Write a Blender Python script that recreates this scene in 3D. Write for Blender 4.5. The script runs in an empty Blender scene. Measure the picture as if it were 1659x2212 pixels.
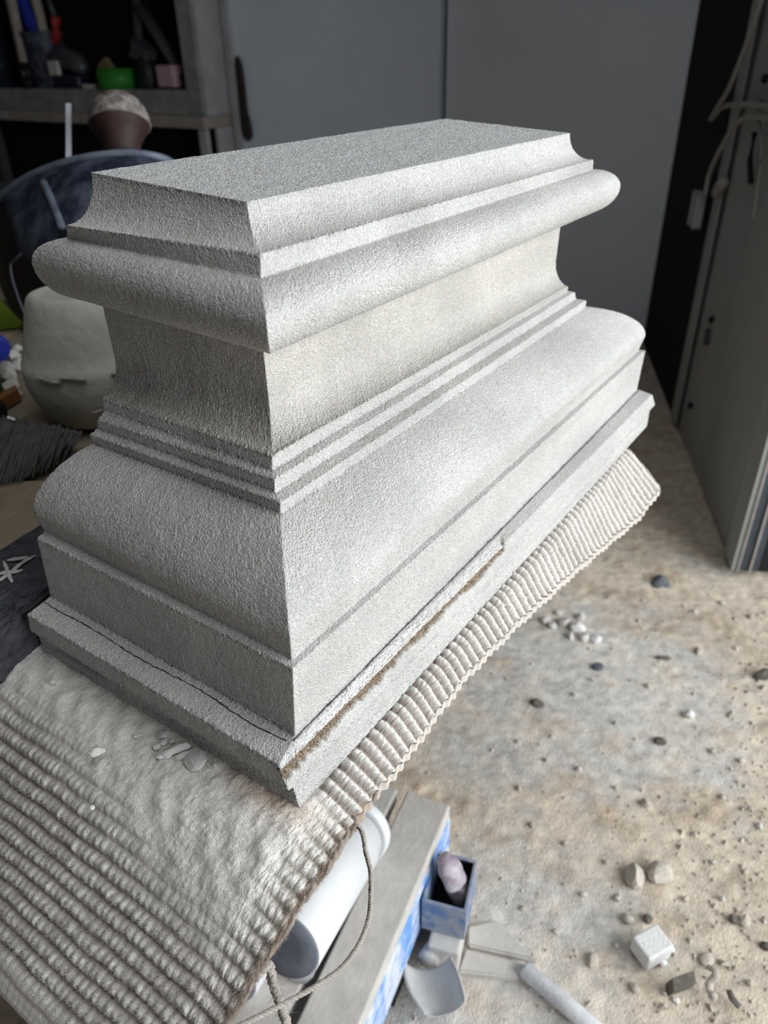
import bpy, bmesh, math, random
import numpy as np
from mathutils import Vector, Matrix, noise as mnoise

sc = bpy.context.scene
rng = np.random.default_rng(7)
random.seed(7)

# ---------------------------------------------------------------- camera
F = 1609.28                                   # focal length in pixels of the 1659 x 2212 frame
R = np.array([[0.56841203, -0.82247569, -0.02101208],
              [-0.44466804, -0.28562155, -0.84893502],
              [0.69222691, 0.49188828, -0.52807938]])      # rows: right, down, forward
CAM = np.array([-0.23775, -0.24195, 1.18750])
cam = bpy.data.cameras.new('camera'); camo = bpy.data.objects.new('camera', cam)
sc.collection.objects.link(camo); sc.camera = camo
cam.sensor_fit = 'VERTICAL'; cam.sensor_height = 36.0; cam.lens = F * 36 / 2212
cam.clip_start = 0.02; cam.clip_end = 60
M = Matrix.Identity(4)
for i in range(3):
    M[i][0] = R[0, i]; M[i][1] = -R[1, i]; M[i][2] = -R[2, i]; M[i][3] = CAM[i]
camo.matrix_world = M
cam.dof.use_dof = True; cam.dof.focus_distance = 0.56; cam.dof.aperture_fstop = 7.0

# ---------------------------------------------------------------- world, daylight, exposure
w = bpy.data.worlds.new('world'); sc.world = w; w.use_nodes = True
w.node_tree.nodes['Background'].inputs[0].default_value = (0.75, 0.85, 1.0, 1)
w.node_tree.nodes['Background'].inputs[1].default_value = 0.35
ld = bpy.data.lights.new('daylight_opening', 'AREA'); ld.shape = 'RECTANGLE'
ld.size = 3.2; ld.size_y = 2.1; ld.energy = 78; ld.color = (0.93, 0.97, 1.0)
lo = bpy.data.objects.new('daylight_opening', ld); sc.collection.objects.link(lo)
lo.location = (.98, -2.35, 1.62); lo.rotation_euler = (math.radians(90), 0, 0)
lr = bpy.data.lights.new('overhead_fill', 'AREA'); lr.shape = 'RECTANGLE'; lr.size = 1.3; lr.size_y = 1.3; lr.energy = 6.0; lr.color = (.95, .98, 1.0)
lro = bpy.data.objects.new('overhead_fill', lr); sc.collection.objects.link(lro); lro.location = (.05, -.25, 2.88)  # unseen overhead fill, added to brighten the upward faces
vs = sc.view_settings
vs.view_transform = 'Standard'; vs.look = 'None'; vs.gamma = 1; vs.use_curve_mapping = False
vs.exposure = 0.93

# ---------------------------------------------------------------- helpers
def ray(x, y): return R.T @ np.array([(x - 829.5) / F, (y - 1106) / F, 1.0])
def atz(x, y, z): d = ray(x, y); return CAM + (z - CAM[2]) / d[2] * d
def atx(x, y, X): d = ray(x, y); return CAM + (X - CAM[0]) / d[0] * d
def atd(x, y, D): return CAM + ray(x, y) * D

def link(name, me, mat=None, parent=None):
    o = bpy.data.objects.new(name, me); sc.collection.objects.link(o)
    if mat is not None and not me.materials: me.materials.append(mat)
    if parent is not None: o.parent = parent
    return o
def tag(o, label=None, cat=None, group=None, kind=None):
    if label: o['label'] = label
    if cat: o['category'] = cat
    if group: o['group'] = group
    if kind: o['kind'] = kind
    return o
def empty(name, loc, label, cat, group=None, rot=None):
    o = bpy.data.objects.new(name, None); sc.collection.objects.link(o)
    o.location = loc; o.empty_display_size = .02
    if rot: o.rotation_euler = rot
    return tag(o, label, cat, group)
def child(name, me, mat, parent):
    """a part whose mesh is given in world coordinates"""
    o = link(name, me, mat, parent)
    o.matrix_parent_inverse = parent_inv(parent)
    return o
def parent_inv(p):
    m = Matrix.LocRotScale(p.location, p.rotation_euler, p.scale)
    if p.parent: m = parent_world(p.parent) @ p.matrix_parent_inverse @ m
    return m.inverted()
def parent_world(p):
    m = Matrix.LocRotScale(p.location, p.rotation_euler, p.scale)
    if p.parent: m = parent_world(p.parent) @ p.matrix_parent_inverse @ m
    return m
def mesh_np(name, V, Q, smooth=True, cols=None):
    """quads or tris as an (n,k) array"""
    me = bpy.data.meshes.new(name); V = np.asarray(V, np.float32); Q = np.asarray(Q, np.int32)
    k = Q.shape[1]
    me.vertices.add(len(V)); me.vertices.foreach_set('co', V.ravel())
    me.loops.add(Q.size); me.loops.foreach_set('vertex_index', Q.ravel())
    me.polygons.add(len(Q)); me.polygons.foreach_set('loop_start', np.arange(0, Q.size, k, dtype=np.int32))
    me.polygons.foreach_set('use_smooth', np.full(len(Q), smooth))
    me.update(calc_edges=True)
    if cols is not None:
        a = me.color_attributes.new('tint', 'FLOAT_COLOR', 'POINT')
        c = np.ones((len(V), 4), np.float32); c[:, :cols.shape[1]] = cols
        a.data.foreach_set('color', c.ravel())
    return me
def bm_mesh(name, bm, smooth=False):
    me = bpy.data.meshes.new(name); bm.normal_update(); bm.to_mesh(me); bm.free()
    if smooth: me.polygons.foreach_set('use_smooth', np.ones(len(me.polygons), bool))
    return me
def grid_quads(nr, nc, wrap=False):
    r = np.arange(nr - 1)[:, None]; c = np.arange(nc if wrap else nc - 1)[None, :]
    c2 = (c + 1) % nc
    return np.stack([r * nc + c, r * nc + c2, (r + 1) * nc + c2, (r + 1) * nc + c], -1).reshape(-1, 4)
def frame(axis):
    a = Vector(axis).normalized(); t = Vector((0, 0, 1)) if abs(a.z) < .9 else Vector((1, 0, 0))
    u = a.cross(t).normalized(); v = a.cross(u); return a, u, v
def box_mesh(name, c, dx, dy, dz, bev=.002, jit=0, seg=2):
    """box centred at c with half-axis vectors dx, dy, dz"""
    bm = bmesh.new(); bmesh.ops.create_cube(bm, size=2)
    if jit:
        bmesh.ops.subdivide_edges(bm, edges=bm.edges[:], cuts=2, use_grid_fill=True)
    T = np.array([dx, dy, dz]).T
    for v in bm.verts:
        p = T @ np.array(v.co) + np.array(c)
        if jit: p = p + rng.normal(0, jit, 3)
        v.co = p
    if bev and not jit:
        bmesh.ops.bevel(bm, geom=bm.edges[:], offset=bev, segments=seg, affect='EDGES', profile=.5)
    bmesh.ops.recalc_face_normals(bm, faces=bm.faces[:])
    return bm_mesh(name, bm, smooth=False)
def abox(name, lo_, hi_, bev=.002):
    lo_, hi_ = np.array(lo_, float), np.array(hi_, float); h = (hi_ - lo_) / 2
    return box_mesh(name, (lo_ + hi_) / 2, (h[0], 0, 0), (0, h[1], 0), (0, 0, h[2]), bev)
def smooth_path(pts, n):
    """Catmull-Rom through the points"""
    P = np.array(pts, float); P = np.vstack([2 * P[0] - P[1], P, 2 * P[-1] - P[-2]])
    out = []; m = len(P) - 3
    for t in np.linspace(0, m - 1e-6, n):
        i = int(t); u = t - i; a, b, c, d = P[i:i + 4]
        out.append(.5 * ((2 * b) + (c - a) * u + (2 * a - 5 * b + 4 * c - d) * u * u + (3 * b - a - 3 * c + d) * u ** 3))
    return np.array(out)
def tube_mesh(name, pts, r, n=10, taper=None, flat=1.0, cap=True, jit=0):
    P = np.array(pts, float); m = len(P); V = []
    rad = np.full(m, r) if taper is None else np.array(taper)
    for i in range(m):
        t = P[min(i + 1, m - 1)] - P[max(i - 1, 0)]
        a, u, v = frame(t)
        for k in range(n):
            an = 2 * math.pi * k / n
            V.append(P[i] + (np.array(u) * math.cos(an) + np.array(v) * math.sin(an) * flat) * rad[i] * (1 + (rng.normal() * jit if jit else 0)))
    Q = grid_quads(m, n, True).tolist()
    if cap:
        V += [P[0], P[-1]]; a, b = len(V) - 2, len(V) - 1
        for k in range(n):
            Q.append([a, (k + 1) % n, k, k]); Q.append([b, (m - 1) * n + k, (m - 1) * n + (k + 1) % n, (m - 1) * n + (k + 1) % n])
    me = bpy.data.meshes.new(name)
    me.from_pydata([tuple(v) for v in V], [], [tuple(dict.fromkeys(q)) for q in Q]); me.update()
    me.polygons.foreach_set('use_smooth', np.ones(len(me.polygons), bool))
    return me
def lathe_mesh(name, base, axis, prof, n=48, wob=0):
    """prof: (radius, height along axis)"""
    a, u, v = [np.array(q) for q in frame(axis)]; V = []
    for r, h in prof:
        for k in range(n):
            an = 2 * math.pi * k / n
            rr = r * (1 + (wob * mnoise.noise(Vector((math.cos(an) * 2, math.sin(an) * 2, h * 25))) if wob else 0))
            V.append(np.array(base) + a * h + (u * math.cos(an) + v * math.sin(an)) * rr)
    Q = [tuple(q) for q in grid_quads(len(prof), n, True)]
    if prof[0][0] > 1e-5: Q.append(tuple(range(n))[::-1])
    if prof[-1][0] > 1e-5: Q.append(tuple(range((len(prof) - 1) * n, len(prof) * n)))
    me = bpy.data.meshes.new(name); me.from_pydata([tuple(q) for q in V], [], Q); me.update()
    bm = bmesh.new(); bm.from_mesh(me); bmesh.ops.remove_doubles(bm, verts=bm.verts[:], dist=1e-6)
    bmesh.ops.recalc_face_normals(bm, faces=bm.faces[:]); bm.to_mesh(me); bm.free()
    me.polygons.foreach_set('use_smooth', np.array([len(p.vertices) <= 4 for p in me.polygons]))
    return me
def rock_mesh(name, c, r, sq=(1, 1, .6), sub=2, rough=.28, seed=0, rot=0.0, flat_cut=.0):
    bm = bmesh.new(); bmesh.ops.create_icosphere(bm, subdivisions=sub, radius=1)
    rs = np.random.default_rng(seed)
    planes = [(Vector(rs.normal(0, 1, 3)).normalized(), rs.uniform(.55, .9)) for _ in range(7)]
    cr, sr = math.cos(rot), math.sin(rot)
    for v in bm.verts:
        p = v.co.copy()
        for nrm, d in planes:                       # chop facets
            e = p.dot(nrm) - d
            if e > 0: p -= nrm * e
        p *= 1 + rough * .35 * mnoise.noise(p * 2.2 + Vector((seed * 3.1, seed, 0)))
        x, y, z = p.x * sq[0] * r, p.y * sq[1] * r, p.z * sq[2] * r
        v.co = (c[0] + x * cr - y * sr, c[1] + x * sr + y * cr, c[2] + max(z, -sq[2] * r * .55) + sq[2] * r * .5)
    return bm_mesh(name, bm, smooth=False)

# ---------------------------------------------------------------- materials
def mat(name, col, rough=.8, var=.0, vscale=20.0, col2=None, bump=0.0, bscale=200.0, metal=0.0, tint=False, detail=4,
        bump2=0.0, bscale2=900.0, grain=0.0, gscale=800.0, thresh=None, spec=.3, stretch=None):
    m = bpy.data.materials.new(name); m.use_nodes = True; nt = m.node_tree; N = nt.nodes; L = nt.links
    b = N['Principled BSDF']; b.inputs['Roughness'].default_value = rough; b.inputs['Metallic'].default_value = metal
    b.inputs['Specular IOR Level'].default_value = spec
    tc = N.new('ShaderNodeTexCoord'); src = tc.outputs['Object']
    if stretch:
        mp = N.new('ShaderNodeMapping'); mp.inputs['Scale'].default_value = stretch; L.new(src, mp.inputs[0]); src = mp.outputs[0]
    out = None
    if var > 0 or col2:
        n = N.new('ShaderNodeTexNoise'); n.inputs['Scale'].default_value = vscale; n.inputs['Detail'].default_value = detail
        n.inputs['Roughness'].default_value = .62
        L.new(src, n.inputs['Vector'])
        mr = N.new('ShaderNodeMapRange'); lo_, hi_ = thresh or (.3, .7)
        mr.inputs[1].default_value = lo_; mr.inputs[2].default_value = hi_; L.new(n.outputs['Fac'], mr.inputs[0])
        mx = N.new('ShaderNodeMix'); mx.data_type = 'RGBA'
        c2 = col2 or tuple(c * (1 - var) for c in col)
        mx.inputs[6].default_value = (*c2, 1); mx.inputs[7].default_value = (*col, 1); L.new(mr.outputs[0], mx.inputs[0]); out = mx.outputs[2]
    if tint:
        at = N.new('ShaderNodeAttribute'); at.attribute_name = 'tint'
        mu = N.new('ShaderNodeMix'); mu.data_type = 'RGBA'; mu.blend_type = 'MULTIPLY'; mu.inputs[0].default_value = 1
        if out is not None: L.new(out, mu.inputs[6])
        else: mu.inputs[6].default_value = (*col, 1)
        L.new(at.outputs['Color'], mu.inputs[7]); out = mu.outputs[2]
    if out is not None: L.new(out, b.inputs['Base Color'])
    else: b.inputs['Base Color'].default_value = (*col, 1)
    prev = None
    for st, s in ((bump, bscale), (bump2, bscale2)):
        if st:
            n = N.new('ShaderNodeTexNoise'); n.inputs['Scale'].default_value = s; n.inputs['Detail'].default_value = 3
            L.new(src, n.inputs['Vector'])
            bp = N.new('ShaderNodeBump'); bp.inputs['Strength'].default_value = st; bp.inputs['Distance'].default_value = 1.0 / s
            L.new(n.outputs['Fac'], bp.inputs['Height'])
            if prev: L.new(prev, bp.inputs['Normal'])
            prev = bp.outputs['Normal']
    if grain:
        vo = N.new('ShaderNodeTexVoronoi'); vo.inputs['Scale'].default_value = gscale; L.new(src, vo.inputs['Vector'])
        bp = N.new('ShaderNodeBump'); bp.invert = True; bp.inputs['Strength'].default_value = grain; bp.inputs['Distance'].default_value = 1.0 / gscale
        L.new(vo.outputs['Distance'], bp.inputs['Height'])
        if prev: L.new(prev, bp.inputs['Normal'])
        prev = bp.outputs['Normal']
    if prev: L.new(prev, b.inputs['Normal'])
    return m

m_stone = mat('limestone', (.62, .605, .575), .95, var=.30, vscale=1100, tint=True, detail=2, bump=.45, bscale=1400, bump2=.3, bscale2=520, grain=.85, gscale=900, spec=.15)
m_carpet = mat('dusty_wool', (.84, .815, .775), 1.0, var=.30, vscale=900, tint=True, detail=2, bump=.8, bscale=1100, grain=.3, gscale=1100, spec=.05)
m_fibre = mat('dusty_fibre', (.86, .835, .795), 1.0, var=.2, vscale=300, tint=True, spec=.05)
m_brown = mat('brown_wool', (.21, .155, .12), 1.0, col2=(.38, .335, .29), vscale=220, spec=.05)
m_twine = mat('jute_twine', (.46, .42, .37), 1.0, var=.4, vscale=500, bump=.6, bscale=1500, spec=.05)
m_dust = mat('stone_dust', (.62, .605, .57), 1.0, var=.1, vscale=300, bump=.3, bscale=900, spec=.05)
m_floor = mat('dusty_floor', (.76, .715, .65), 1.0, var=.30, vscale=60, tint=True, bump=.10, bscale=120, bump2=.15, bscale2=420, grain=.32, gscale=260, spec=.05, detail=6)
m_wood = mat('bench_wood', (.33, .27, .19), .85, var=.35, vscale=14, bump=.2, bscale=90, stretch=(1, 6, 6))
m_panel = mat('wall_panel', (.80, .86, .95), .6, var=.08, vscale=2.2, bump=.05, bscale=60)
m_leaf = mat('leaf_panel', (.40, .41, .40), .55, var=.18, vscale=5, bump=.05, bscale=60, stretch=(1, 1, .3))
m_black = mat('black_void', (.003, .003, .0035), .9)
m_dark = mat('dark_plaster', (.07, .07, .075), .9, var=.3, vscale=4)
m_plaster = mat('grey_plaster', (.42, .42, .41), .9, var=.2, vscale=3, bump=.1, bscale=40)
m_ceil = mat('ceiling_paint', (.20, .20, .20), .9, var=.1, vscale=3)
m_alu = mat('brushed_aluminium', (.62, .63, .66), .35, metal=1.0, var=.2, vscale=40)
m_steel_dark = mat('dark_steel', (.10, .115, .14), .5, metal=.6, var=.3, vscale=30)
m_gasket = mat('black_rubber', (.012, .012, .013), .7)
m_cab = mat('grey_painted_wood', (.34, .34, .34), .75, var=.45, vscale=9, bump=.15, bscale=60)
m_cab_light = mat('pale_and_lit_wood', (.46, .46, .47), .75, var=.25, vscale=9, bump=.1, bscale=60)
m_bench_edge = mat('raw_board_edge', (.40, .355, .31), .85, var=.3, vscale=12)
m_nylon = mat('white_nylon', (.56, .55, .49), .55, var=.14, vscale=25, bump=.15, bscale=60, spec=.4)
m_nylon_wear = mat('worn_nylon', (.44, .42, .36), .75, var=.35, vscale=60, bump=.4, bscale=130)
m_turned = mat('dusty_turned_wood', (.24, .22, .205), .7, col2=(.075, .058, .05), vscale=70, bump=.2, bscale=120, thresh=(.35, .62))
m_redwood = mat('red_brown_wood', (.042, .021, .018), .6, var=.5, vscale=40)
m_blackwood = mat('dark_brown_wood', (.035, .028, .026), .7, var=.4, vscale=20)
m_navy = mat('navy_plastic', (.13, .15, .20), .45, col2=(.012, .016, .034), vscale=20, thresh=(.42, .82), bump=.1, bscale=60, spec=.5)
m_navy_rim = mat('navy_rim', (.04, .05, .08), .5, col2=(.14, .16, .20), vscale=30, thresh=(.45, .8))
m_navy_dark = mat('navy_dark', (.012, .017, .032), .4, spec=.5)
m_green = mat('green_tape', (.035, .24, .03), .5, var=.2, vscale=12)
m_lime = mat('lime_plastic', (.07, .105, .004), .5)
m_pink = mat('pink_block', (.52, .34, .37), .8, var=.1, vscale=20)
m_blue = mat('blue_plastic', (.02, .04, .40), .4, var=.2, vscale=20, spec=.5)
m_red = mat('red_plastic', (.35, .03, .03), .5)
m_orange = mat('orange_wood', (.28, .12, .04), .7, var=.4, vscale=30)
m_ochre = mat('ochre_sponge', (.34, .27, .13), .95, var=.3, vscale=60, bump=.4, bscale=150)
m_greytool = mat('grey_tool_metal', (.11, .12, .13), .45, metal=.4, var=.4, vscale=40)
m_blacktool = mat('black_tool', (.014, .015, .018), .5, var=.4, vscale=30)
m_bristle = mat('grey_bristle', (.12, .12, .11), .8, var=.5, vscale=60)
m_slate = mat('rough_slate', (.085, .085, .098), .85, col2=(.035, .035, .042), vscale=60, bump=.9, bscale=90, bump2=.5, bscale2=300)
m_chalk = mat('white_chalk', (.60, .60, .57), 1.0, var=.4, vscale=300)
m_pvc = mat('white_pvc', (.78, .79, .80), .35, var=.08, vscale=30, spec=.5)
m_pvc_cap = mat('slate_blue_cap', (.115, .135, .18), .6, col2=(.20, .21, .24), vscale=40)
m_beam = mat('dusty_beam_top', (.62, .585, .54), .95, var=.22, vscale=30, bump=.12, bscale=150)
m_bluepaint = mat('chipped_blue_paint', (.15, .33, .70), .6, col2=(.62, .66, .72), vscale=22, thresh=(.40, .56), bump=.2, bscale=80)
m_boxblue = mat('blue_steel', (.10, .19, .38), .5, col2=(.33, .34, .36), vscale=30, thresh=(.4, .6))
m_purple = mat('purple_whetstone', (.58, .555, .57), .85, col2=(.27, .20, .26), vscale=28, thresh=(.35, .6), bump=.3, bscale=120)
m_plank = mat('dusty_plank', (.64, .61, .565), .95, var=.22, vscale=20, bump=.12, bscale=120)
m_scoop = mat('dusty_scoop', (.56, .545, .52), .9, var=.15, vscale=25, bump=.2, bscale=100)
m_chip = mat('stone_chip_mat', (.60, .545, .46), .95, var=.25, vscale=90, bump=.4, bscale=300)
m_chip_white = mat('white_stone', (.80, .79, .76), .95, var=.1, vscale=90, bump=.4, bscale=300)
m_chip_dark = mat('dark_stone', (.17, .15, .13), .9, var=.4, vscale=90, bump=.4, bscale=300)
m_chip_blue = mat('bluegrey_stone', (.16, .18, .20), .9, var=.4, vscale=90, bump=.4, bscale=300)
m_cable = mat('white_cable', (.34, .325, .30), .6)
m_pencil = mat('pencil_graphite', (.045, .045, .05), .7)
m_rod = mat('pale_rod', (.50, .50, .56), .5, var=.1, vscale=20)
m_greybar = mat('grey_bar', (.50, .50, .52), .8, col2=(.72, .71, .70), vscale=18, bump=.2, bscale=120)

# ---------------------------------------------------------------- the room
WX = 3.2                                     # back wall plane
def room_box(name, lo_, hi_, m, bev=0):
    return tag(link(name, abox(name, lo_, hi_, bev), m), kind='structure')
# floor : real relief, tinted by where the pale stone dust has been swept and where brown sand shows
fx = np.concatenate([np.arange(-1.9, -.05, .12), np.arange(-.05, 1.7, .0075), np.arange(1.7, 2.5, .02), np.arange(2.5, 3.9, .12)])
fy = np.concatenate([np.arange(-2.4, -.62, .12), np.arange(-.62, .62, .0075), np.arange(.62, 5.7, .14)])
X, Y = np.meshgrid(fx, fy, indexing='ij')
def fnoise(sc_, seed, oct_=4):
    g = np.zeros(X.shape)
    for o in range(oct_):
        s = sc_ * 2 ** o
        k = np.random.default_rng(seed + o); ph = k.uniform(0, 6.28, (12, 3)); d = k.normal(0, 1, (12, 2)); d /= np.linalg.norm(d, axis=1)[:, None]
        fr = k.uniform(.6, 1.5, 12)
        for j in range(12):
            g += np.sin((X * d[j, 0] + Y * d[j, 1]) * s * fr[j] + ph[j, 0]) * .5 ** o / 12 ** .5
    return g
big = fnoise(9, 3); mid = fnoise(40, 30); fine = fnoise(160, 60)
white = rng.normal(0, 1, X.shape)
sandy = np.clip((X * .0 - Y * 1.0 - .13 + .07 * big + .03 * mid) / .16, 0, 1)        # 0 pale dust .. 1 brown sand towards the door
far = np.clip((X - 1.15 + .10 * big) / .15, 0, 1); sandy = np.clip(np.maximum(sandy, far), 0, 1)
band = np.exp(-((X - .62 + .25 * Y) / .16) ** 2) * .8                   # brown sand trodden through the middle
pale = np.exp(-((X - .95) / .26) ** 2 - ((Y - .10) / .16) ** 2) * .9 + np.exp(-((X - .30) / .16) ** 2 - ((Y + .02) / .16) ** 2) * .7
mot = fnoise(26, 90); mot2 = fnoise(70, 120)
sandy = np.clip(.42 + .62 * sandy + .5 * band - .55 * pale + .22 * mot + .12 * mot2, 0, 1)
lump = np.clip(mid * .9 + fine * .7 - .35, 0, None)
Z = .0016 * big + .0006 * mid + .0003 * fine + (.25 + .9 * sandy) * .0012 * lump + white * .00035
Z -= .01
Z = np.where((X < .02) | (X > 2.4) | (np.abs(Y) > .6), -.01 + .002 * big, Z)
pal = np.array([.93, .955, .98]); brn = np.array([.90, .82, .72]); dk = np.array([.68, .55, .43])
patch = np.clip(big * .6 + mid * .7 - .15, 0, 1) * np.clip(sandy + .25, 0, 1)
C = pal + (brn - pal) * sandy[..., None]
C = C + (dk - C) * (.55 * patch)[..., None]
C = C * (1 + .06 * np.clip(fine, -1.5, 1.5) + .07 * np.clip(mot2, -1.5, 1.5) + .05 * np.clip(mot, -1.5, 1.5) + .05 * white)[..., None]
me = mesh_np('floor', np.stack([X, Y, Z], -1).reshape(-1, 3), grid_quads(*X.shape)[:, ::-1], cols=np.clip(C, .05, 1.3).reshape(-1, 3))
tag(link('floor', me, m_floor), kind='structure')

SEAM_Y = 1.807
# the back wall: two big pale panels with a dark gap between them, each a piece of its own
wb = tag(link('wall_back', abox('wall_back', (WX + .05, .70, 0), (WX + .12, 5.6, 2.9), 0), m_black), kind='structure')
child('panel', abox('panel', (WX, SEAM_Y + .017, 0), (WX + .05, 5.6, 2.9), .004), m_panel, wb)
child('panel.001', abox('panel', (WX, .70, 0), (WX + .05, SEAM_Y - .017, 2.9), .004), m_panel, wb)
room_box('wall_left', (-2.0, 5.6, 0), (WX + .12, 5.7, 2.9), m_dark)
room_box('wall_rear', (-2.1, -2.5, 0), (-2.0, 5.7, 2.9), m_dark)
# wall with the daylight opening, on the right of the camera
room_box('wall_right', (2.5, -2.5, 0), (4.6, -2.4, 2.9), m_plaster)
room_box('trim_1', (-2.0, -2.5, 0), (-.64, -2.4, 2.9), m_dark)
room_box('trim_2', (-.64, -2.5, 2.7), (2.5, -2.4, 2.9), m_plaster)
room_box('ceiling', (-2.1, -2.5, 2.9), (4.6, 5.7, 3.0), m_ceil)

# black panel added to close the dark gap beside the wall and block light, and the thick white sliding leaf that stands open
la = np.array([1.560, -.074]); lb = np.array([2.440, .344]); ldir = (lb - la) / np.linalg.norm(lb - la)
lnrm = np.array([ldir[1], -ldir[0]])               # away from the camera side, into the thickness
def leafbox(name, s0, s1, t0, t1, z0, z1, bev=.001):
    c = la + ldir * (s0 + s1) / 2 + lnrm * (t0 + t1) / 2
    return box_mesh(name, (c[0], c[1], (z0 + z1) / 2), (*(ldir * (s1 - s0) / 2), 0), (*(lnrm * (t1 - t0) / 2), 0), (0, 0, (z1 - z0) / 2), bev)
LL = np.linalg.norm(lb - la)
tag(link('wall_gap_panel', leafbox('wall_gap_panel', LL + .004, LL + .96, .01, .06, 0, 2.9, 0), m_black), kind='structure')
door = tag(link('door_1', leafbox('door_1', .0, LL, .012, .09, .012, 2.75), m_leaf), kind='structure')
child('stile', leafbox('stile', LL - .085, LL, .0, .012, .012, 2.75), m_leaf, door)
child('stile.001', leafbox('stile', .0, .075, .0, .012, .012, 2.75), m_leaf, door)
child('gasket', leafbox('gasket', LL - .105, LL - .0855, .004, .0125, .012, 2.75), m_dark, door)
for i, (t0, t1, mm, out) in enumerate([(.012, .016, m_alu, .006), (.016, .040, m_steel_dark, .002), (.040, .045, m_alu, .008), (.045, .062, m_steel_dark, .003), (.062, .09, m_gasket, .001)]):
    child('edge_rail' + ('.%03d' % i if i else ''), leafbox('edge_rail', -out, -.0002, t0, t1, .014, 2.75, .0006), mm, door)
for i, (px, py) in enumerate([(1647, 170), (1637, 228), (1532, 690), (1487, 876)]):
    d = ray(px, py); n2 = np.array([lnrm[0], lnrm[1], 0]); p0 = np.array([la[0], la[1], 0]) + n2 * .0
    hit = CAM + d * (np.dot(p0 - CAM, n2) / np.dot(d, n2))
    child('bolt' + ('.%03d' % i if i else ''), lathe_mesh('bolt', hit + n2 * .012, -n2, [(.011, 0), (.011, .010), (.006, .014), (0, .014)], 12), m_gasket, door)
def on_leaf(px, py, off=0.0):
    n2 = np.array([lnrm[0], lnrm[1], 0]); p0 = np.array([la[0], la[1], 0]) - n2 * off
    d = ray(px, py); return CAM + d * (np.dot(p0 - CAM, n2) / np.dot(d, n2))
# dark slotted latch plate on the leaf
child('latch_plate', tube_mesh('latch_plate', [on_leaf(1631, 285, .002), on_leaf(1620, 345, .002), on_leaf(1622, 395, .002)], .008, 8, flat=.8), m_gasket, door)
child('keyhole', tube_mesh('keyhole', [on_leaf(1531, 710, -.006), on_leaf(1526, 745, -.006)], .010, 8), m_dark, door)
# neighbouring fixed frame beyond the leaf end
fr = la + lnrm * .125 + ldir * .02
jb = tag(link('trim_3', box_mesh('trim_3', (fr[0] + lnrm[0] * .2 + ldir[0] * .02, fr[1] + lnrm[1] * .2 + ldir[1] * .02, 1.4), (*(ldir * .035), 0), (*(lnrm * .19), 0), (0, 0, 1.395), .003), m_leaf), kind='structure')

# cables on the leaf
cb = smooth_path([on_leaf(1655, -60, .03), on_leaf(1645, 0, .03), on_leaf(1611, 100, .03), on_leaf(1575, 190, .03), on_leaf(1548, 235, .03), on_leaf(1536, 257, .02),
                  on_leaf(1543, 251, .02), on_leaf(1560, 232, .02), on_leaf(1590, 226, .012), on_leaf(1640, 228, .012), on_leaf(1700, 240, .012)], 70)
tag(link('cable', tube_mesh('cable', cb, .0075, 8), m_cable), 'pale cable running down from the top edge to a hook-shaped bend by the black gap', 'cable')
cb2 = smooth_path([on_leaf(1720, 258, .01), on_leaf(1659, 254, .01), on_leaf(1615, 252, .012), on_leaf(1585, 275, .016), on_leaf(1555, 325, .02), on_leaf(1533, 375, .02), on_leaf(1523, 422, .02)], 50)
sw = empty('pendant_switch', on_leaf(1505, 452, .02), 'small pale square switch box hanging on a looped cable against the black gap', 'switch')
child('cord', tube_mesh('cord', cb2, .0075, 8), m_cable, sw)
p = on_leaf(1505, 453, .02)
child('body', box_mesh('body', p, (*(ldir * .036), 0), (*(lnrm * .009), 0), (0.0, 0.0, .050), .006, seg=3), m_cab_light, sw)
pc = [on_leaf(1565, 390, .012), on_leaf(1555, 405, .012), on_leaf(1545, 422, .012)]
tag(link('cable_clip', tube_mesh('cable_clip', smooth_path(pc, 8), .017, 10, taper=[.012, .017, .018, .018, .018, .017, .015, .010]), m_cable), 'stubby pale plastic clip on the frame edge right of the switch box', 'clip')
# drips of dirt on the leaf
tag(link('loose_cord', tube_mesh('loose_cord', smooth_path([on_leaf(1640, 262, .004), on_leaf(1645, 330, .004), on_leaf(1635, 420, .004), on_leaf(1628, 470, .004)], 24), .004, 6), m_cable), 'thin slack cord hanging down the white leaf below the latch plate', 'cord')

# ---------------------------------------------------------------- the bench ("banker") and its dusty rug
TZ = .720; CZ = .735                         # bench top, rug surface under the block
bench = empty('banker_bench', (.3, .5, 0), 'heavy wooden mason\'s bench carrying the carved block and the tools', 'bench')
for k, (y0, y1) in enumerate([(.012, .235), (.240, .46), (.465, .70), (.705, .94), (.945, 1.2), (1.205, 1.45)]):
    child('plank' + ('.%03d' % k if k else ''), abox('plank', (-.012, y0, TZ - .045), (.66, y1, TZ - rng.uniform(0, .002)), .003), m_wood, bench)
for k, (x0, y0) in enumerate([(.50, .62), (.52, 1.3), (.06, .62), (.10, 1.3)]):
    child('leg' + ('.%03d' % k if k else ''), abox('leg', (x0, y0, 0), (x0 + .09, y0 + .09, TZ - .046), .004), m_wood, bench)
child('ledge', abox('ledge', (-.30, .28, .52), (-.02, 1.3, .56), .006), m_plank, bench)

PITCH = .0112
def carpet_surface():
    s = np.concatenate([np.arange(-.214, .10, .00105), np.arange(.10, .30, .00135), np.arange(.30, .664, .0017)])
    l = np.concatenate([np.arange(-.075, .075, .00110), np.arange(.075, .36, .00135)])
    return np.meshgrid(s, l, indexing='ij')
S_, L_ = carpet_surface()
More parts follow.
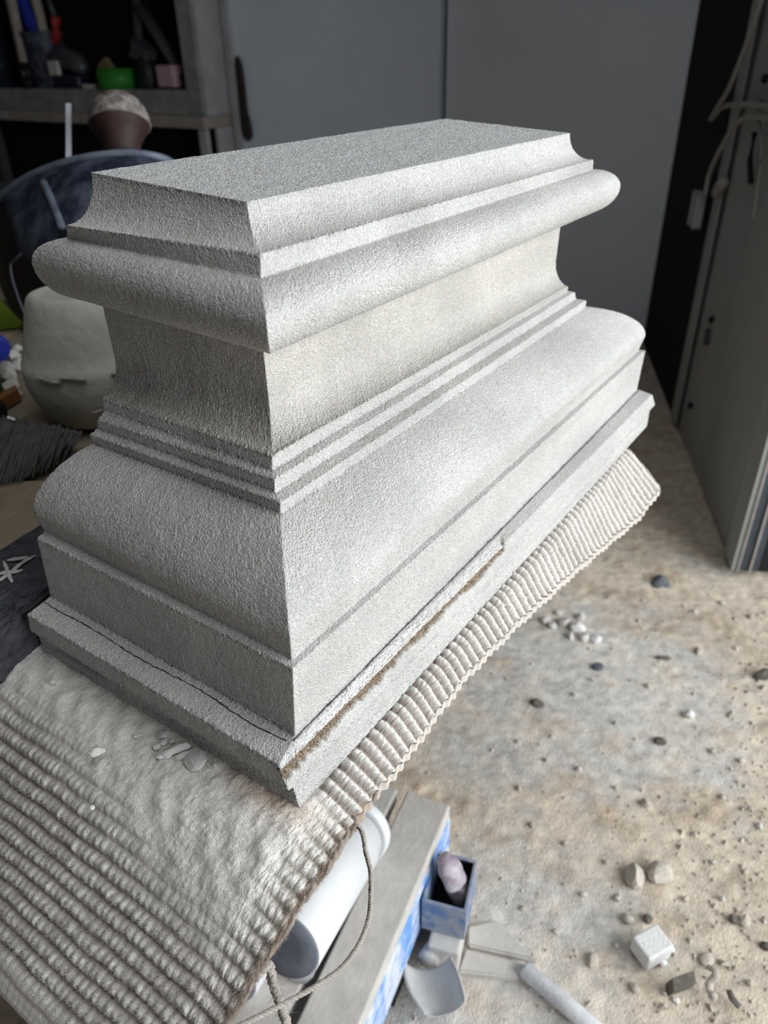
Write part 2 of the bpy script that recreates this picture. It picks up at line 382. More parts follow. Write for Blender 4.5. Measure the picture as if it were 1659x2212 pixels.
# distance kept between the block and the rug edge, along the rug
def edge_l(s): return np.interp(s, [-.21, -.17, -.13, -.09, -.06, -.03, 0, .03, .06, .1, .15, .2, .25, .3, .36, .42, .48, .54, .60, .66], [-.019, -.020, -.023, -.0292, -.032, -.0328, -.0308, -.0284, -.0284, -.0288, -.0268, -.0256, -.0296, -.0336, -.0408, -.048, -.0564, -.0644, -.0708, -.066]) + .0012 * np.sin(s * 560) * (s > .02) + .0008 * np.sin(s * 131 + 1)
EL = edge_l(S_); L0 = L_[0, 0]
Lm = np.where(L_ < .0, L_ / L0 * EL, L_)     # squeeze the strip so that its border is the edge
def nz(a, b, f, seed, n=10):
    k = np.random.default_rng(seed); g = np.zeros(a.shape)
    for j in range(n):
        t = k.uniform(0, 6.28); q = f * k.uniform(.6, 1.5)
        g += np.sin(a * q * math.cos(t) + b * q * math.sin(t) + k.uniform(0, 6.28))
    return g / n ** .5
def place(s, l, h):
    """rug coordinates -> world; s runs along the block, l across it, h is height of the pile"""
    R0 = .11; TH = math.radians(40)
    a = np.clip((-s - .012) / R0, 0, TH); st = np.clip(-s - .012 - R0 * TH, 0, None)
    x = np.where(s > -.012, s, -.012 - R0 * np.sin(a) - st * math.cos(TH)); dz = -R0 * (1 - np.cos(a)) - st * math.sin(TH)
    nx, nzv = -np.sin(a), np.cos(a)
    lift = .010 * np.clip((l - .12) / .15, 0, 1) ** 2 * np.clip((-s - .03) / .1, 0, 1)
    dz = dz - lift * 2.2
    # droop over the right-hand bench edge
    th = np.radians(np.interp(s, [-.2, .0, .06, .12, .20, .30, .42, .52, .60, .66], [10, 24, 36, 46, 52, 55, 58, 58, 52, 42]))
    u = np.clip(.004 - l, 0, None); rr = .014; ua = np.minimum(u, rr * th); us = u - ua; al = ua / rr
    y = np.where(u > 0, .004 - rr * np.sin(al) - us * np.cos(al), l); dz2 = -rr * (1 - np.cos(al)) - us * np.sin(al)
    return np.stack([x + nx * h, y - np.sin(al) * h * (u > 0), CZ - .0015 + dz + dz2 + nzv * np.cos(al) * h], -1)
def rib_height(s, l):
    wob = .0007 * nz(s, l, 40, 5) + .0004 * nz(s, l, 160, 6)
    ph = (s + wob) / PITCH; ridx = np.floor(ph); fr_ = ph - ridx
    rib = np.sin(math.pi * fr_) ** np.where(s > .02, 2.0, .8)
    tl = np.where(s > .02, .0046, .0066); off = (ridx * 0.618) % 1
    tb = (l + .0009 * nz(s, l, 260, 8)) / tl + off; tuft = np.abs(np.sin(math.pi * tb)) ** .55
    rd_ = np.sin(ridx * 12.9898 + np.floor(tb) * 78.233) * 43758.5453; rd_ = rd_ - np.floor(rd_)
    tuft = np.where(s > .02, .45 + .55 * tuft * (.7 + .5 * rd_), tuft * (.55 + .6 * rd_))
    return rib, tuft, ridx, fr_
def bl2(k):
    c = np.ones(k) / k; a = rng.normal(0, 1, S_.shape)
    for ax in (0, 1): a = np.apply_along_axis(lambda v: np.convolve(v, c, 'same'), ax, a)
    return a * k
rib, tuft, ridx, frc = rib_height(S_, Lm)
# dust lies thick in front of the block and fades down the slope
dust = np.clip(1 - (-.016 - S_ + .012 * nz(S_, Lm, 30, 11) - .030 * np.clip((.06 - Lm) / .1, 0, 1) * -1 * .6) / .060, 0, 1)
cx = np.clip((S_ + .118 + .040 * np.clip((Lm - .06) / .2, 0, 1) * -1 + .012 * nz(S_, Lm, 28, 12)) / .055, 0, 1)
dust = cx * np.clip((.02 - S_) / .01, 0, 1) * np.clip((Lm + .028) / .03, .25, 1)
flatd = np.clip(dust * 1.10 + .06 * nz(S_, Lm, 60, 14) * dust, 0, 1)
A = .0048 * (1 - .88 * flatd)
h = A * (rib * (.50 + .50 * tuft)) - .0020 * (1 - flatd)
h += flatd * (.00028 * nz(S_, Lm, 70, 15) + .0006 * nz(S_, Lm, 260, 16) + .0009) + bl2(3) * .00024 * (1 - .5 * flatd) + bl2(7) * .00022 + rng.normal(0, .00014, S_.shape)

under = (S_ > .006) & (Lm > .004); h = np.where(under, np.minimum(h, .0008), h)
hem = np.clip((-.193 - S_) / .004, 0, 1); h = h * (1 - hem) + hem * (.0022 - .0012 * np.clip((-.206 - S_) / .004, 0, 1))
P = place(S_, Lm, h)
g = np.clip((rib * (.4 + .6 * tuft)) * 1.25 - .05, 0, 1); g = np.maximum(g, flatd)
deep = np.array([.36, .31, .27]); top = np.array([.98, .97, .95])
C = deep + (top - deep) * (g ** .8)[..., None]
C *= (1 + .05 * nz(S_, Lm, 90, 21))[..., None]
warm = np.exp(-((S_ + .004) ** 2) / .00018) * np.exp(-((Lm - .03) ** 2) / .0012)      # brown wool showing where the corner rubbed the dust off
C = C * (1 - .5 * warm[..., None] * np.array([.1, .4, .6]))
br = np.clip(1 - (Lm - EL) / .0035, 0, 1) * (S_ < .04)
C = C + (np.array([.55, .42, .33]) - C) * (br * .8)[..., None]
nr, nc = S_.shape
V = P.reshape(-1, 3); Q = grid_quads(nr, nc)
# turned-down border, 9 mm thick, along the free right edge and the two ends
def skirt(row_s, row_l, dirv):
    a = place(row_s, row_l, np.zeros_like(row_s)); return [a + np.array(dirv) * t for t in (.003, .006, .010)]
base = len(V); ext = []; QQ = []; CC = [C.reshape(-1, 3)]
ring = np.arange(nr) * nc; prev = ring
for k, row in enumerate(skirt(S_[:, 0], Lm[:, 0], (0, .0012, -1))):
    idx = base + len(ext) * nr + np.arange(nr); ext.append(row); lt = np.clip((S_[:, 0] - .02) / .06, 0, .85)[:, None]; CC.append(np.array([.50, .39, .31]) * (1 - lt) + np.array([.88, .85, .81]) * lt)
    QQ.append(np.stack([prev[:-1], prev[1:], idx[1:], idx[:-1]], -1)[:, ::-1]); prev = idx
V = np.concatenate([V] + ext); Q = np.concatenate([Q] + QQ)
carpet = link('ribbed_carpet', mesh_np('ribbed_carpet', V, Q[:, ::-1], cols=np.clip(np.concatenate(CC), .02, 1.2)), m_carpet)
tag(carpet, 'ribbed wool carpet offcut under the block, pale with stone dust, hanging over the bench edge', 'carpet')

# short fibres standing out of the pile, only where the camera is close
nf = 210000
fs = rng.uniform(-.20, .012, nf); fl = rng.uniform(0, 1, nf); el = edge_l(fs); fl = el + (.30 - el) * fl ** 1.2
keep = ~((fs > .0) & (fl > .002)); fs, fl = fs[keep], fl[keep]
r_, t_, i_, f_ = rib_height(fs, fl)
dd = np.clip((fs + .118 - .040 * np.clip((fl - .06) / .2, 0, 1)) / .055, 0, 1) * np.clip((fl + .028) / .03, .25, 1)
ok = rng.uniform(0, 1, len(fs)) > dd * .5; fs, fl, r_, t_, dd = fs[ok], fl[ok], r_[ok], t_[ok], dd[ok]
hh = .0048 * (1 - .9 * dd) * r_ * (.50 + .50 * t_) - .0020 * (1 - dd)
p0 = place(fs, fl, hh - .0006); n = len(fs)
ln = rng.uniform(.0010, .0028, n)[:, None] * (1 - .45 * dd)[:, None]
dr = np.stack([rng.normal(-.15, .45, n), rng.normal(0, .45, n), np.abs(rng.normal(.55, .3, n))], -1); dr /= np.linalg.norm(dr, axis=1)[:, None]
sd = np.cross(dr, rng.normal(0, 1, (n, 3))); sd /= np.linalg.norm(sd, axis=1)[:, None]; sd *= .00014
V = np.concatenate([p0 - sd, p0 + sd, p0 + dr * ln]); T = np.stack([np.arange(n), np.arange(n) + n, np.arange(n) + 2 * n], -1)
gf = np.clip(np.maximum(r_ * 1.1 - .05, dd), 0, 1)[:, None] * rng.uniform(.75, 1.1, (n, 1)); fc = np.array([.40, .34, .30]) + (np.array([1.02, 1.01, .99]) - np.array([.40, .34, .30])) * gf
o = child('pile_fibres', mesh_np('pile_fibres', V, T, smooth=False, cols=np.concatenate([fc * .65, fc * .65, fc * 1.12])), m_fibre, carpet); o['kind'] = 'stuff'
# frayed brown wool along the free edge
fs = np.concatenate([rng.uniform(-.21, .02, 24000), rng.uniform(.02, .62, 1500)]); nf = len(fs)
el = edge_l(fs); p0 = place(fs, el + rng.uniform(-.0005, .0045, nf) * np.where(np.sin(fs * 210) + np.sin(fs * 90 + 1) > .3, 1.6, .7), rng.uniform(-.009, .0012, nf))
ln = rng.uniform(.002, .0080, nf)[:, None] * np.where(fs < .03, 1, .7)[:, None]
dr = np.stack([rng.normal(-.45, .5, nf), rng.normal(-.35, .35, nf), rng.normal(-.45, .45, nf)], -1); dr /= np.linalg.norm(dr, axis=1)[:, None]
sd = np.cross(dr, rng.normal(0, 1, (nf, 3))); sd /= np.linalg.norm(sd, axis=1)[:, None]; sd *= .00013
bend = np.cross(dr, sd) * rng.normal(0, 3, nf)[:, None]
V = np.concatenate([p0 - sd, p0 + sd, p0 + dr * ln * .6 + bend - sd * .6, p0 + dr * ln * .6 + bend + sd * .6, p0 + dr * ln + bend * 3])
i = np.arange(nf); T = np.concatenate([np.stack([i, i + nf, i + 3 * nf], -1), np.stack([i, i + 3 * nf, i + 2 * nf], -1), np.stack([i + 2 * nf, i + 3 * nf, i + 4 * nf], -1)])
o = child('frayed_edge', mesh_np('frayed_edge', V, T, smooth=False), m_brown, carpet); o['kind'] = 'stuff'; o['label'] = 'frayed brown wool edge'
# woollen edge loops, each one of its own
for k, s0 in enumerate(np.concatenate([np.arange(-.195, .02, .0112), [.046, .054, .089]])):
    if rng.uniform() < .35 and not 13 < k < 20: continue
    s0 = s0 + rng.normal(0, .0025)
    e = float(edge_l(np.array(s0))); c = place(np.array(s0 + .003), np.array(e), np.array(-.001))
    c = np.asarray(c).reshape(3); r0 = .0029 * rng.uniform(.5, 1.3)
    if k in (15, 16, 17, 18): r0 *= 1.15
    pts = [c + np.array([.006, .003, .0005]), c + np.array([.0045, -.0008, .0]), c + np.array([0, -.0016, -.0025]), c + np.array([-.0045, -.001, -.006]), c + np.array([-.008, .002, -.009])]
    child('edge_loop' + ('.%03d' % k if k else ''), tube_mesh('edge_loop', smooth_path(pts, 11), r0 * .62, 8, taper=np.interp(np.arange(11), [0, 2, 8, 10], [.4, 1, 1, .4]) * r0 * .62, jit=.12), m_brown, carpet)

# ---------------------------------------------------------------- the carved block
BZ = CZ - .0005
def c3(f, l, r, z): return np.array([[*f, z], [*l, z], [*r, z]], float)
K = {}
K['P0'] = np.array([[.1190, .1100, 1.1086], [.1100, .2480, 1.1187], [.5480, .0780, 1.1122]])
K['P1'] = c3((.0914, .0764), (.0881, .2580), (.5699, .0589), 1.0867)
K['P2'] = c3((.0860, .0730), (.0930, .2680), (.5850, .0640), 1.0751); K['P2'][:, 2] = [1.0740, 1.0755, 1.0755]
K['T'] = c3((.0550, .0420), (.0780, .2970), (.6080, .0400), 1.0570)
K['U'] = c3((.0950, .0810), (.1000, .2750), (.5850, .0760), 1.0300)
K['N0'] = c3((.1090, .1000), (.1100, .2685), (.5720, .0880), 1.0270)
K['N1'] = c3((.1170, .1080), (.1130, .2720), (.5880, .0960), .9780)
K['P5'] = c3((.0872, .0814), (.0884, .2649), (.5812, .0757), .9535)
K['P6'] = c3((.0845, .0800), (.0862, .2621), (.5973, .0820), .9441)
K['P7'] = c3((.0773, .0718), (.0753, .2570), (.6020, .0747), .9425)
K['P8'] = c3((.0772, .0726), (.0758, .2620), (.6115, .0762), .9323)
K['P9'] = c3((.0705, .0618), (.0683, .2620), (.6160, .0646), .9308)
K['P10'] = c3((.0717, .0645), (.0703, .2646), (.6214, .0670), .9210)
K['E'] = c3((.0160, .0128), (.0185, .2880), (.6960, .0120), .8735)
K['P12'] = c3((.0191, .0165), (.0227, .2891), (.6967, .0176), .8536)
K['P13'] = c3((.0133, .0108), (.0137, .2860), (.7025, .0105), .8530)
K['P14'] = c3((.0118, .0145), (.0128, .2937), (.7275, .0196), .7896)
K['P15'] = c3((-.0112, .0080), (-.0112, .2924), (.7260, -.0022), .7869)
K['P16'] = c3((-.0105, .0040), (-.0102, .3000), (.7470, -.0030), .7640)
K['P16b'] = c3((-.0030, .0082), (-.0030, .3010), (.7400, .0010), .7620)
K['P17'] = c3((-.0014, .0052), (-.0046, .3046), (.7400, .0008), BZ)
def seg(a, b, kind, n):
    out = []
    for t in np.linspace(0, 1, n, endpoint=False):
        if kind == 'line': u = wz = t
        elif kind == 'cavetto': ph = t * math.pi / 2; u, wz = 1 - math.cos(ph), math.sin(ph)
        elif kind == 'ovolo': ph = t * math.pi / 2; u, wz = math.sin(ph), 1 - math.cos(ph)
        elif kind == 'flat_ovolo':
            ph = t * math.pi / 2; u = math.sin(ph); wz = .70 * (1 - math.cos(ph)) + .30 * (u if t < .999 else 1); wz = min(wz, 1)
        A_, B_ = K[a], K[b]; q = A_ + (B_ - A_) * u; q[:, 2] = A_[:, 2] + (B_[:, 2] - A_[:, 2]) * wz
        out.append(q)
    return out
spec = [('P0', 'P1', 'cavetto', 42, .8), ('P1', 'P2', 'line', 13, .8), ('P2', 'T', 'ovolo', 36, 1.15), ('T', 'U', 'cavetto', 34, .9), ('U', 'N0', 'line', 12, .5), ('N0', 'N1', 'line', 44, .75),
        ('N1', 'P5', 'cavetto', 32, .9), ('P5', 'P6', 'line', 12, .6), ('P6', 'P7', 'line', 9, .8), ('P7', 'P8', 'line', 12, .6), ('P8', 'P9', 'line', 10, .8), ('P9', 'P10', 'line', 12, .6),
        ('P10', 'E', 'flat_ovolo', 74, 1.0), ('E', 'P12', 'line', 18, .8), ('P12', 'P13', 'line', 9, .7), ('P13', 'P14', 'line', 56, .55), ('P14', 'P15', 'line', 22, .9), ('P15', 'P16', 'line', 20, .5),
        ('P16', 'P16b', 'line', 5, .9), ('P16b', 'P17', 'line', 26, 1.3)]
rows = []; rough = []; names_row = []
for a, b, kd, n, rg in spec:
    q = seg(a, b, kd, n); rows += q; rough += [rg] * n; names_row += [a] * n
rows.append(K['P17']); rough.append(.6); names_row.append('P17')
rows = np.array(rows); rough = np.array(rough); names_row = np.array(names_row)
sm = rows.copy()
for it in range(1): sm[1:-1] = rows[1:-1] * .6 + (rows[:-2] + rows[2:]) * .2       # take the edge off the arrises
rows = sm
n1 = 285
tl_ = np.linspace(0, 1, n1)                                  # short side from L to F
q0 = 1.0; n2 = 500
st = np.linspace(1, 2.9, n2 - 1); tf = np.concatenate([[0], np.cumsum(st)]); tf /= tf[-1]   # long side from F to R
Fp, Lp, Rp = rows[:, 0], rows[:, 1], rows[:, 2]; Bp = Lp + Rp - Fp
short = Lp[:, None] + (Fp - Lp)[:, None] * tl_[None, :-1, None]
long_ = Fp[:, None] + (Rp - Fp)[:, None] * tf[None, :, None]
backs = [Rp[:, None] + (Bp - Rp)[:, None] * np.linspace(0, 1, 14)[None, 1:-1, None], Bp[:, None] + (Lp - Bp)[:, None] * np.linspace(0, 1, 20)[None, :-1, None]]
G = np.concatenate([short, long_] + backs, 1); nR, nC = G.shape[:2]
nv = n1 - 1 + n2                                             # columns that are seen
dR = np.gradient(G, axis=0); dC = np.gradient(G, axis=1)
Nn = np.cross(dC, dR); Nn /= np.linalg.norm(Nn, axis=2)[..., None] + 1e-12
mid_ = G.mean((0, 1)); sgn = np.sign((Nn * (G - mid_)).sum(2).mean()); Nn *= sgn
def blur(a, k, ax):
    c = np.ones(k) / k; return np.apply_along_axis(lambda v: np.convolve(v, c, 'same'), ax, a)
wn = rng.normal(0, 1, (nR, nC))
g1 = wn * .00011
g2 = blur(blur(rng.normal(0, 1, (nR, nC)), 3, 0), 3, 1) * 3 * .00006
g3 = blur(blur(rng.normal(0, 1, (nR, nC)), 13, 0), 13, 1) * 13 * .00010
arr = np.zeros(nR)
for nm_ in ('P0', 'P1', 'P6', 'P7', 'P8', 'P9', 'P10', 'P13', 'P14', 'P15', 'P16'):
    f0_ = np.where(names_row == nm_)[0][0]; arr[max(f0_ - 2, 0):f0_ + 3] = 1
f0_ = np.where(names_row == 'P5')[0][0]; arr[f0_ - 2:f0_ + 3] = 1
cut = np.clip(blur(rng.normal(0, 1, (nR, nC)), 5, 1) * 1.6 - .3, 0, 2.2) * .00042
disp0 = -arr[:, None] * cut + arr[:, None] * wn * .00022
prof = rough[:, None] * np.ones((1, nC)); 
fal = np.ones(nC); fal[n1 - 1:nv] = 1 - .45 * np.clip(tf / .8, 0, 1)
disp = (g1 + g2) * prof * fal[None, :] + g3 * .6 + disp0 * fal[None, :]
pit = (rng.uniform(0, 1, (nR, nC)) > .9985) * -.0011 * prof; disp += blur(blur(pit, 2, 0), 2, 1) * 1.5
disp[:, nv:] *= .6
col = np.ones((nR, nC, 3)) * (1 + .085 * wn[..., None])
col *= (1 + .05 * np.clip(blur(blur(rng.normal(0, 1, (nR, nC)), 41, 0), 61, 1) * 50, -1.5, 1.5))[..., None]
# warm bounce from the floor painted into the colour of the neck
neck = np.isin(names_row, ['U', 'N0', 'N1']).astype(float); neck = np.convolve(neck, np.ones(15) / 15, 'same')
col = col * (1 - neck[:, None, None] * np.array([.0, .025, .06]))
G = G + Nn * disp[..., None]
# the broken arris along the front part of the long side
jc = np.arange(n1 - 1, nv); tx = tf
ck = np.where(names_row == 'P15')[0]; ct = np.where(names_row == 'P14')[0]
end = np.clip((.428 - tx) / .004, 0, 1)
jag = blur(rng.normal(0, 1, (1, n2)), 5, 1)[0] * .9 + blur(rng.normal(0, 1, (1, n2)), 23, 1)[0] * 2.2
width = np.clip(9.5 + 2.6 * jag + 4 * np.clip(1 - tx / .03, 0, 1), 5, 15.5) * end                       # rows of the face taken away
for i_, rrow in enumerate(np.concatenate([ct[-15:], ck])):
    k_ = i_ - 15
    if k_ < 0:                                                # fresh white facet falling outwards
        f_ = (k_ + 15) / 15 * end
        G[rrow, jc, 2] -= .0046 * f_; G[rrow, jc, 1] += rng.normal(0, .00018, n2) * end; G[rrow, jc, 2] += (rng.normal(0, .00016, n2) + .0006 * blur(rng.normal(0, 1, (1, n2)), 7, 1)[0]) * end
        col[rrow, jc] = col[rrow, jc] * (1 + .20 * end[:, None] * min(1, (k_ + 15) / 3))
    else:
        inside = np.clip(width - k_, 0, 1)
        G[rrow, jc, 2] -= .0046 * np.clip(1 - k_ / 14, 0, 1) * end
        G[rrow, jc, 1] += .0026 * inside + rng.normal(0, .0007, n2) * inside
        bro = np.array([.46, .36, .27])
        col[rrow, jc] = col[rrow, jc] * (1 - inside[:, None]) + bro * inside[:, None] * (1 + .35 * rng.normal(0, 1, (n2, 1)))
# ragged bedding bands along the foot of the slab
zj = .0014 * nz(np.arange(nv) * .004, np.zeros(nv), 22, 71) + .0006 * blur(rng.normal(0, 1, (1, nv)), 3, 1)[0]
for rrow in np.where(np.isin(names_row, ['P16']))[0][-3:].tolist() + np.where(np.isin(names_row, ['P16b']))[0][:4].tolist(): G[rrow, :nv, 2] += zj
foot = np.where(np.isin(names_row, ['P16b']))[0]
for i_, rrow in enumerate(foot):
    G[rrow, :nv] -= Nn[rrow, :nv] * (.0012 * np.clip(nz(np.arange(nv) * .004, np.full(nv, i_ * .35), 9, 44), 0, 1.5))[:, None]
V = G.reshape(-1, 3); Q = grid_quads(nR, nC, True); cols = [np.clip(col, .05, 1.5).reshape(-1, 3)]
# top face shares its border with the sides
tn2 = np.arange(n1 - 1, nv); idx = np.zeros((n1, n2), int); newV = []; newC = []
topg = {}
A_ = G[0, :n1]; B_ = G[0, n1 - 1:nv]
Lq, Fq, Rq = rows[0, 1], rows[0, 0], rows[0, 2]; Bq = Lq + Rq - Fq
uu = tl_[:, None, None]; vv = tf[None, :, None]
TG = (Lq * (1 - uu) + Fq * uu) * (1 - vv) + (Bq * (1 - uu) + Rq * uu) * vv
TG[..., 2] += rng.normal(0, .00012, (n1, n2)) + blur(blur(rng.normal(0, 1, (n1, n2)), 3, 0), 3, 1) * 3 * .00008 + blur(blur(rng.normal(0, 1, (n1, n2)), 25, 0), 25, 1) * 25 * .00015
TG[:, 0] = A_; TG[-1, :] = B_
off = len(V); V = np.concatenate([V, TG.reshape(-1, 3)]); Q = np.concatenate([Q, (grid_quads(n1, n2) + off)])
tcol = np.ones((n1, n2, 3)) * (1 + .05 * rng.normal(0, 1, (n1, n2, 1))) * np.array([.985, 1.0, 1.03]); tcol[:, 0] = col[0, :n1]; tcol[-1] = col[0, n1 - 1:nv]
cols.append(np.clip(tcol, .05, 1.5).reshape(-1, 3))
# bottom
fo = len(V); bq = np.array([rows[-1, 1], rows[-1, 0], rows[-1, 2], rows[-1, 1] + rows[-1, 2] - rows[-1, 0]]) + [0, 0, .0003]
V = np.concatenate([V, bq]); Q = np.concatenate([Q, [[fo, fo + 1, fo + 2, fo + 3]]]); cols.append(np.ones((4, 3)))
me = mesh_np('carved_block', V, Q, cols=np.concatenate(cols))
bm = bmesh.new(); bm.from_mesh(me)
bm.faces.ensure_lookup_table(); 
me_n = None; bm.free()
block = link('carved_stone_block', me, m_stone)
tag(block, 'pale carved limestone plinth block with stepped mouldings standing on the dusty carpet', 'stone block')
# pencil line scribed along the ledge of the slab
def pline(a, b, t0, t1, n, f):
    out = []
    for t in np.linspace(t0, t1, n):
        p_ = K['P14'] * (1 - f) + K['P15'] * f
        q = p_[a] + (p_[b] - p_[a]) * t; out.append(q + [0, 0, .0004])
    return np.array(out)
pl = pline(1, 0, -.0, .985, 90, .28); pl[:, 0] += .0008 * nz(np.linspace(0, 4, 90), np.zeros(90), 5, 3)
child('pencil_line', tube_mesh('pencil_line', pl + np.stack([rng.normal(0, .00028, 90), np.zeros(90), np.zeros(90)], -1), .00036, 5, jit=.5), m_pencil, block)['label'] = 'dark pencil line along the ledge'
pl2 = pline(0, 2, .0, 1.0, 160, .16); pl2[:, 1] += .0003 * nz(np.linspace(0, 4, 160), np.zeros(160), 9, 4)
child('pencil_line.001', tube_mesh('pencil_line', pl2, .00034, 5, jit=.5), m_pencil, block)['label'] = 'dark pencil line along the ledge'

# loose flakes and chips lying in the dust in front of the block
fl_ = [(352, 1588, .0055, (1.2, .9, .5)), (352, 1603, .0042, (1, 1, .6)), (385, 1618, .0085, (1.7, .6, .5)), (362, 1628, .0062, (1.3, .8, .4)), (340, 1612, .0045, (1, .8, .6)),
       (420, 1640, .0105, (1.0, 1.3, .35)), (210, 1624, .0062, (1.3, .9, .7)), (396, 1632, .0055, (1.6, .6, .5)), (345, 1632, .0040, (1, 1, .5)), (372, 1600, .0036, (1, .8, .6)),
       (463, 1652, .0026, (1, 1, .8)), (113, 1473, .0030, (1, 1, .8)), (198, 1744, .0024, (1, 1, .8)), (292, 1590, .0018, (1, 1, .8))]
for k, (px, py, r, sq) in enumerate(fl_):
    c = atz(px, py, CZ + .0015)
    rk = link('stone_flake', rock_mesh('stone_flake', c - np.array([0, 0, .0012]), r * .9, sq, 2, .2, 100 + k, rot=-.6 + rng.normal(0, .3)), m_dust)
    if k == 5: tag(rk, 'broad thin stone flake leaning nearest the foot of the block', 'stone flake')
    elif k == 6: tag(rk, 'single stone flake casting a small pit of shadow, apart on the smooth dust', 'stone flake')
    elif k == 2: tag(rk, 'long narrow stone sliver in the middle of the flake heap on the dust', 'stone flake')
    elif k == 10: tag(rk, 'tiny stone flake just right of the broad thin flake', 'stone flake')
    elif k == 11: tag(rk, 'tiny stone flake near the far left foot of the block', 'stone flake')
    elif k == 12: tag(rk, 'tiny pale flake lying on the carpet ribs, away from the dust', 'stone flake')
    elif k == 13: tag(rk, 'tiny stone flake on smooth dust between the lone flake and the heap', 'stone flake')
    elif k == 3: tag(rk, 'second largest flake of the heap, beneath the long narrow sliver', 'stone flake')
    else: tag(rk, 'small pale flake in the flake heap against the foot of the block', 'stone flake', 'small flakes of the heap by the block')

# ---------------------------------------------------------------- twine hanging from the rug
def twist(name, pts, r, turns, n=220, strands=3, parent=None, mat_=None):
    c = smooth_path(pts, n); outs = []
    for s in range(strands):
        V = []
        for i in range(n):
            a, u, v = frame(c[min(i + 1, n - 1)] - c[max(i - 1, 0)]); an = 2 * math.pi * (turns * i / n + s / strands)
            V.append(c[i] + (np.array(u) * math.cos(an) + np.array(v) * math.sin(an)) * r * .55)
        o = child('strand' + ('.%03d' % s if s else ''), tube_mesh('strand', V, r * .62, 6, jit=.12), mat_ or m_twine, parent)
tw = empty('twine', atd(783, 1755, .52), 'thin twisted jute twine looping down from the carpet edge across the beam', 'twine')
e0 = place(np.array(.0215), np.array(float(edge_l(np.array(.0215)))), np.array(-.003)).reshape(3)
D0 = float(R[2] @ (e0 - CAM))
twist('twine', [e0 + [0, .006, .002], e0, atd(783, 1800, D0 - .004), atd(790, 1840, D0 - .008), atd(800, 1880, D0 - .012), atd(801, 1930, D0 - .016), atd(796, 1985, D0 - .02), atd(775, 2040, D0 - .03), atd(738, 2090, D0 - .04), atd(690, 2125, D0 - .05), atd(620, 2165, D0 - .065), atd(540, 2205, D0 - .08), atd(470, 2240, D0 - .09)], .00170, 34, parent=tw)
fr_ = empty('frayed_cord', atd(575, 2080, .5), 'thicker frayed jute cord hanging below the carpet corner', 'cord')
e1 = place(np.array(-.098), np.array(float(edge_l(np.array(-.098)))), np.array(-.004)).reshape(3); D1 = float(R[2] @ (e1 - CAM))
twist('frayed', [e1 + [0, .006, 0], e1 + [0, 0, -.004], atd(579, 2085, D1 + .01), atd(590, 2125, D1 + .012), atd(603, 2160, D1 + .012), atd(612, 2190, D1 + .012), atd(622, 2225, D1 + .012), atd(628, 2260, D1 + .012)], .0030, 9, n=90, parent=fr_)
V = []; T = []
for k in range(70):
    t = rng.uniform(.1, .95); q = smooth_path([atd(579, 2085, D1 + .01), atd(590, 2125, D1 + .012), atd(603, 2160, D1 + .012), atd(612, 2190, D1 + .012), atd(622, 2225, D1 + .012)], 60)[int(t * 59)]
    d = np.array([rng.normal(0, .6), rng.normal(-.2, .8), rng.normal(-.8, .5)]); d /= np.linalg.norm(d); l = rng.uniform(.004, .014)
    s = np.cross(d, rng.normal(0, 1, 3)); s = s / np.linalg.norm(s) * .00018; b = len(V); bd = s * rng.normal(0, 8)
    V += [q - s, q + s, q + d * l * .6 + bd - s * .5, q + d * l * .6 + bd + s * .5, q + d * l + bd * 2.5]; T += [[b, b + 1, b + 3], [b, b + 3, b + 2], [b + 2, b + 3, b + 4]]
o = child('loose_fibres', mesh_np('loose_fibres', V, T, False), m_twine, fr_); o['kind'] = 'stuff'

# ---------------------------------------------------------------- things at the left end of the bench
# white nylon mallet head, standing mouth down, with a band of dents
mal = empty('nylon_mallet', (.395, .600, TZ), 'big domed white nylon mallet head with a dented band, behind the block', 'mallet')
MB = np.array([.3736, .709, TZ]); ax = np.array([.03, .03, 1.0])
prof = [(.052, 0), (.066, .006), (.080, .022), (.0915, .045), (.0975, .068), (.0985, .085), (.0970, .0985), (.0945, .100), (.0895, .118), (.083, .140), (.0765, .162), (.071, .178), (.0675, .186), (.064, .1895), (.0585, .1905), (.0555, .1895), (.03, .190), (0, .190)]
body = child('head', lathe_mesh('head', MB, ax, prof, 64, .02), m_nylon, mal)
for k in range(15):
    an = -2.9 + k * .17 + rng.normal(0, .02); hgt = rng.choice([.099, .094, .047, .052]) if k % 3 else .097
    rr = np.interp(hgt, [q[1] for q in prof[:12]], [q[0] for q in prof[:12]])
    c = MB + np.array([math.cos(an) * rr, math.sin(an) * rr, hgt]); tg = np.array([-math.sin(an), math.cos(an), rng.normal(0, .15)])
    ln_ = rng.uniform(.008, .017); up = rng.uniform(-.002, .002)
    child('dent_burr' + ('.%03d' % k if k else ''), tube_mesh('dent_burr', smooth_path([c - tg * ln_, c - tg * ln_ * .3 + [0, 0, up], c + tg * ln_ * .4, c + tg * ln_ + [0, 0, up]], 9), .0028, 6, taper=[.0006, .0022, .003, .0033, .003, .0032, .0026, .0016, .0005], flat=.6, jit=.2), m_nylon_wear, mal)

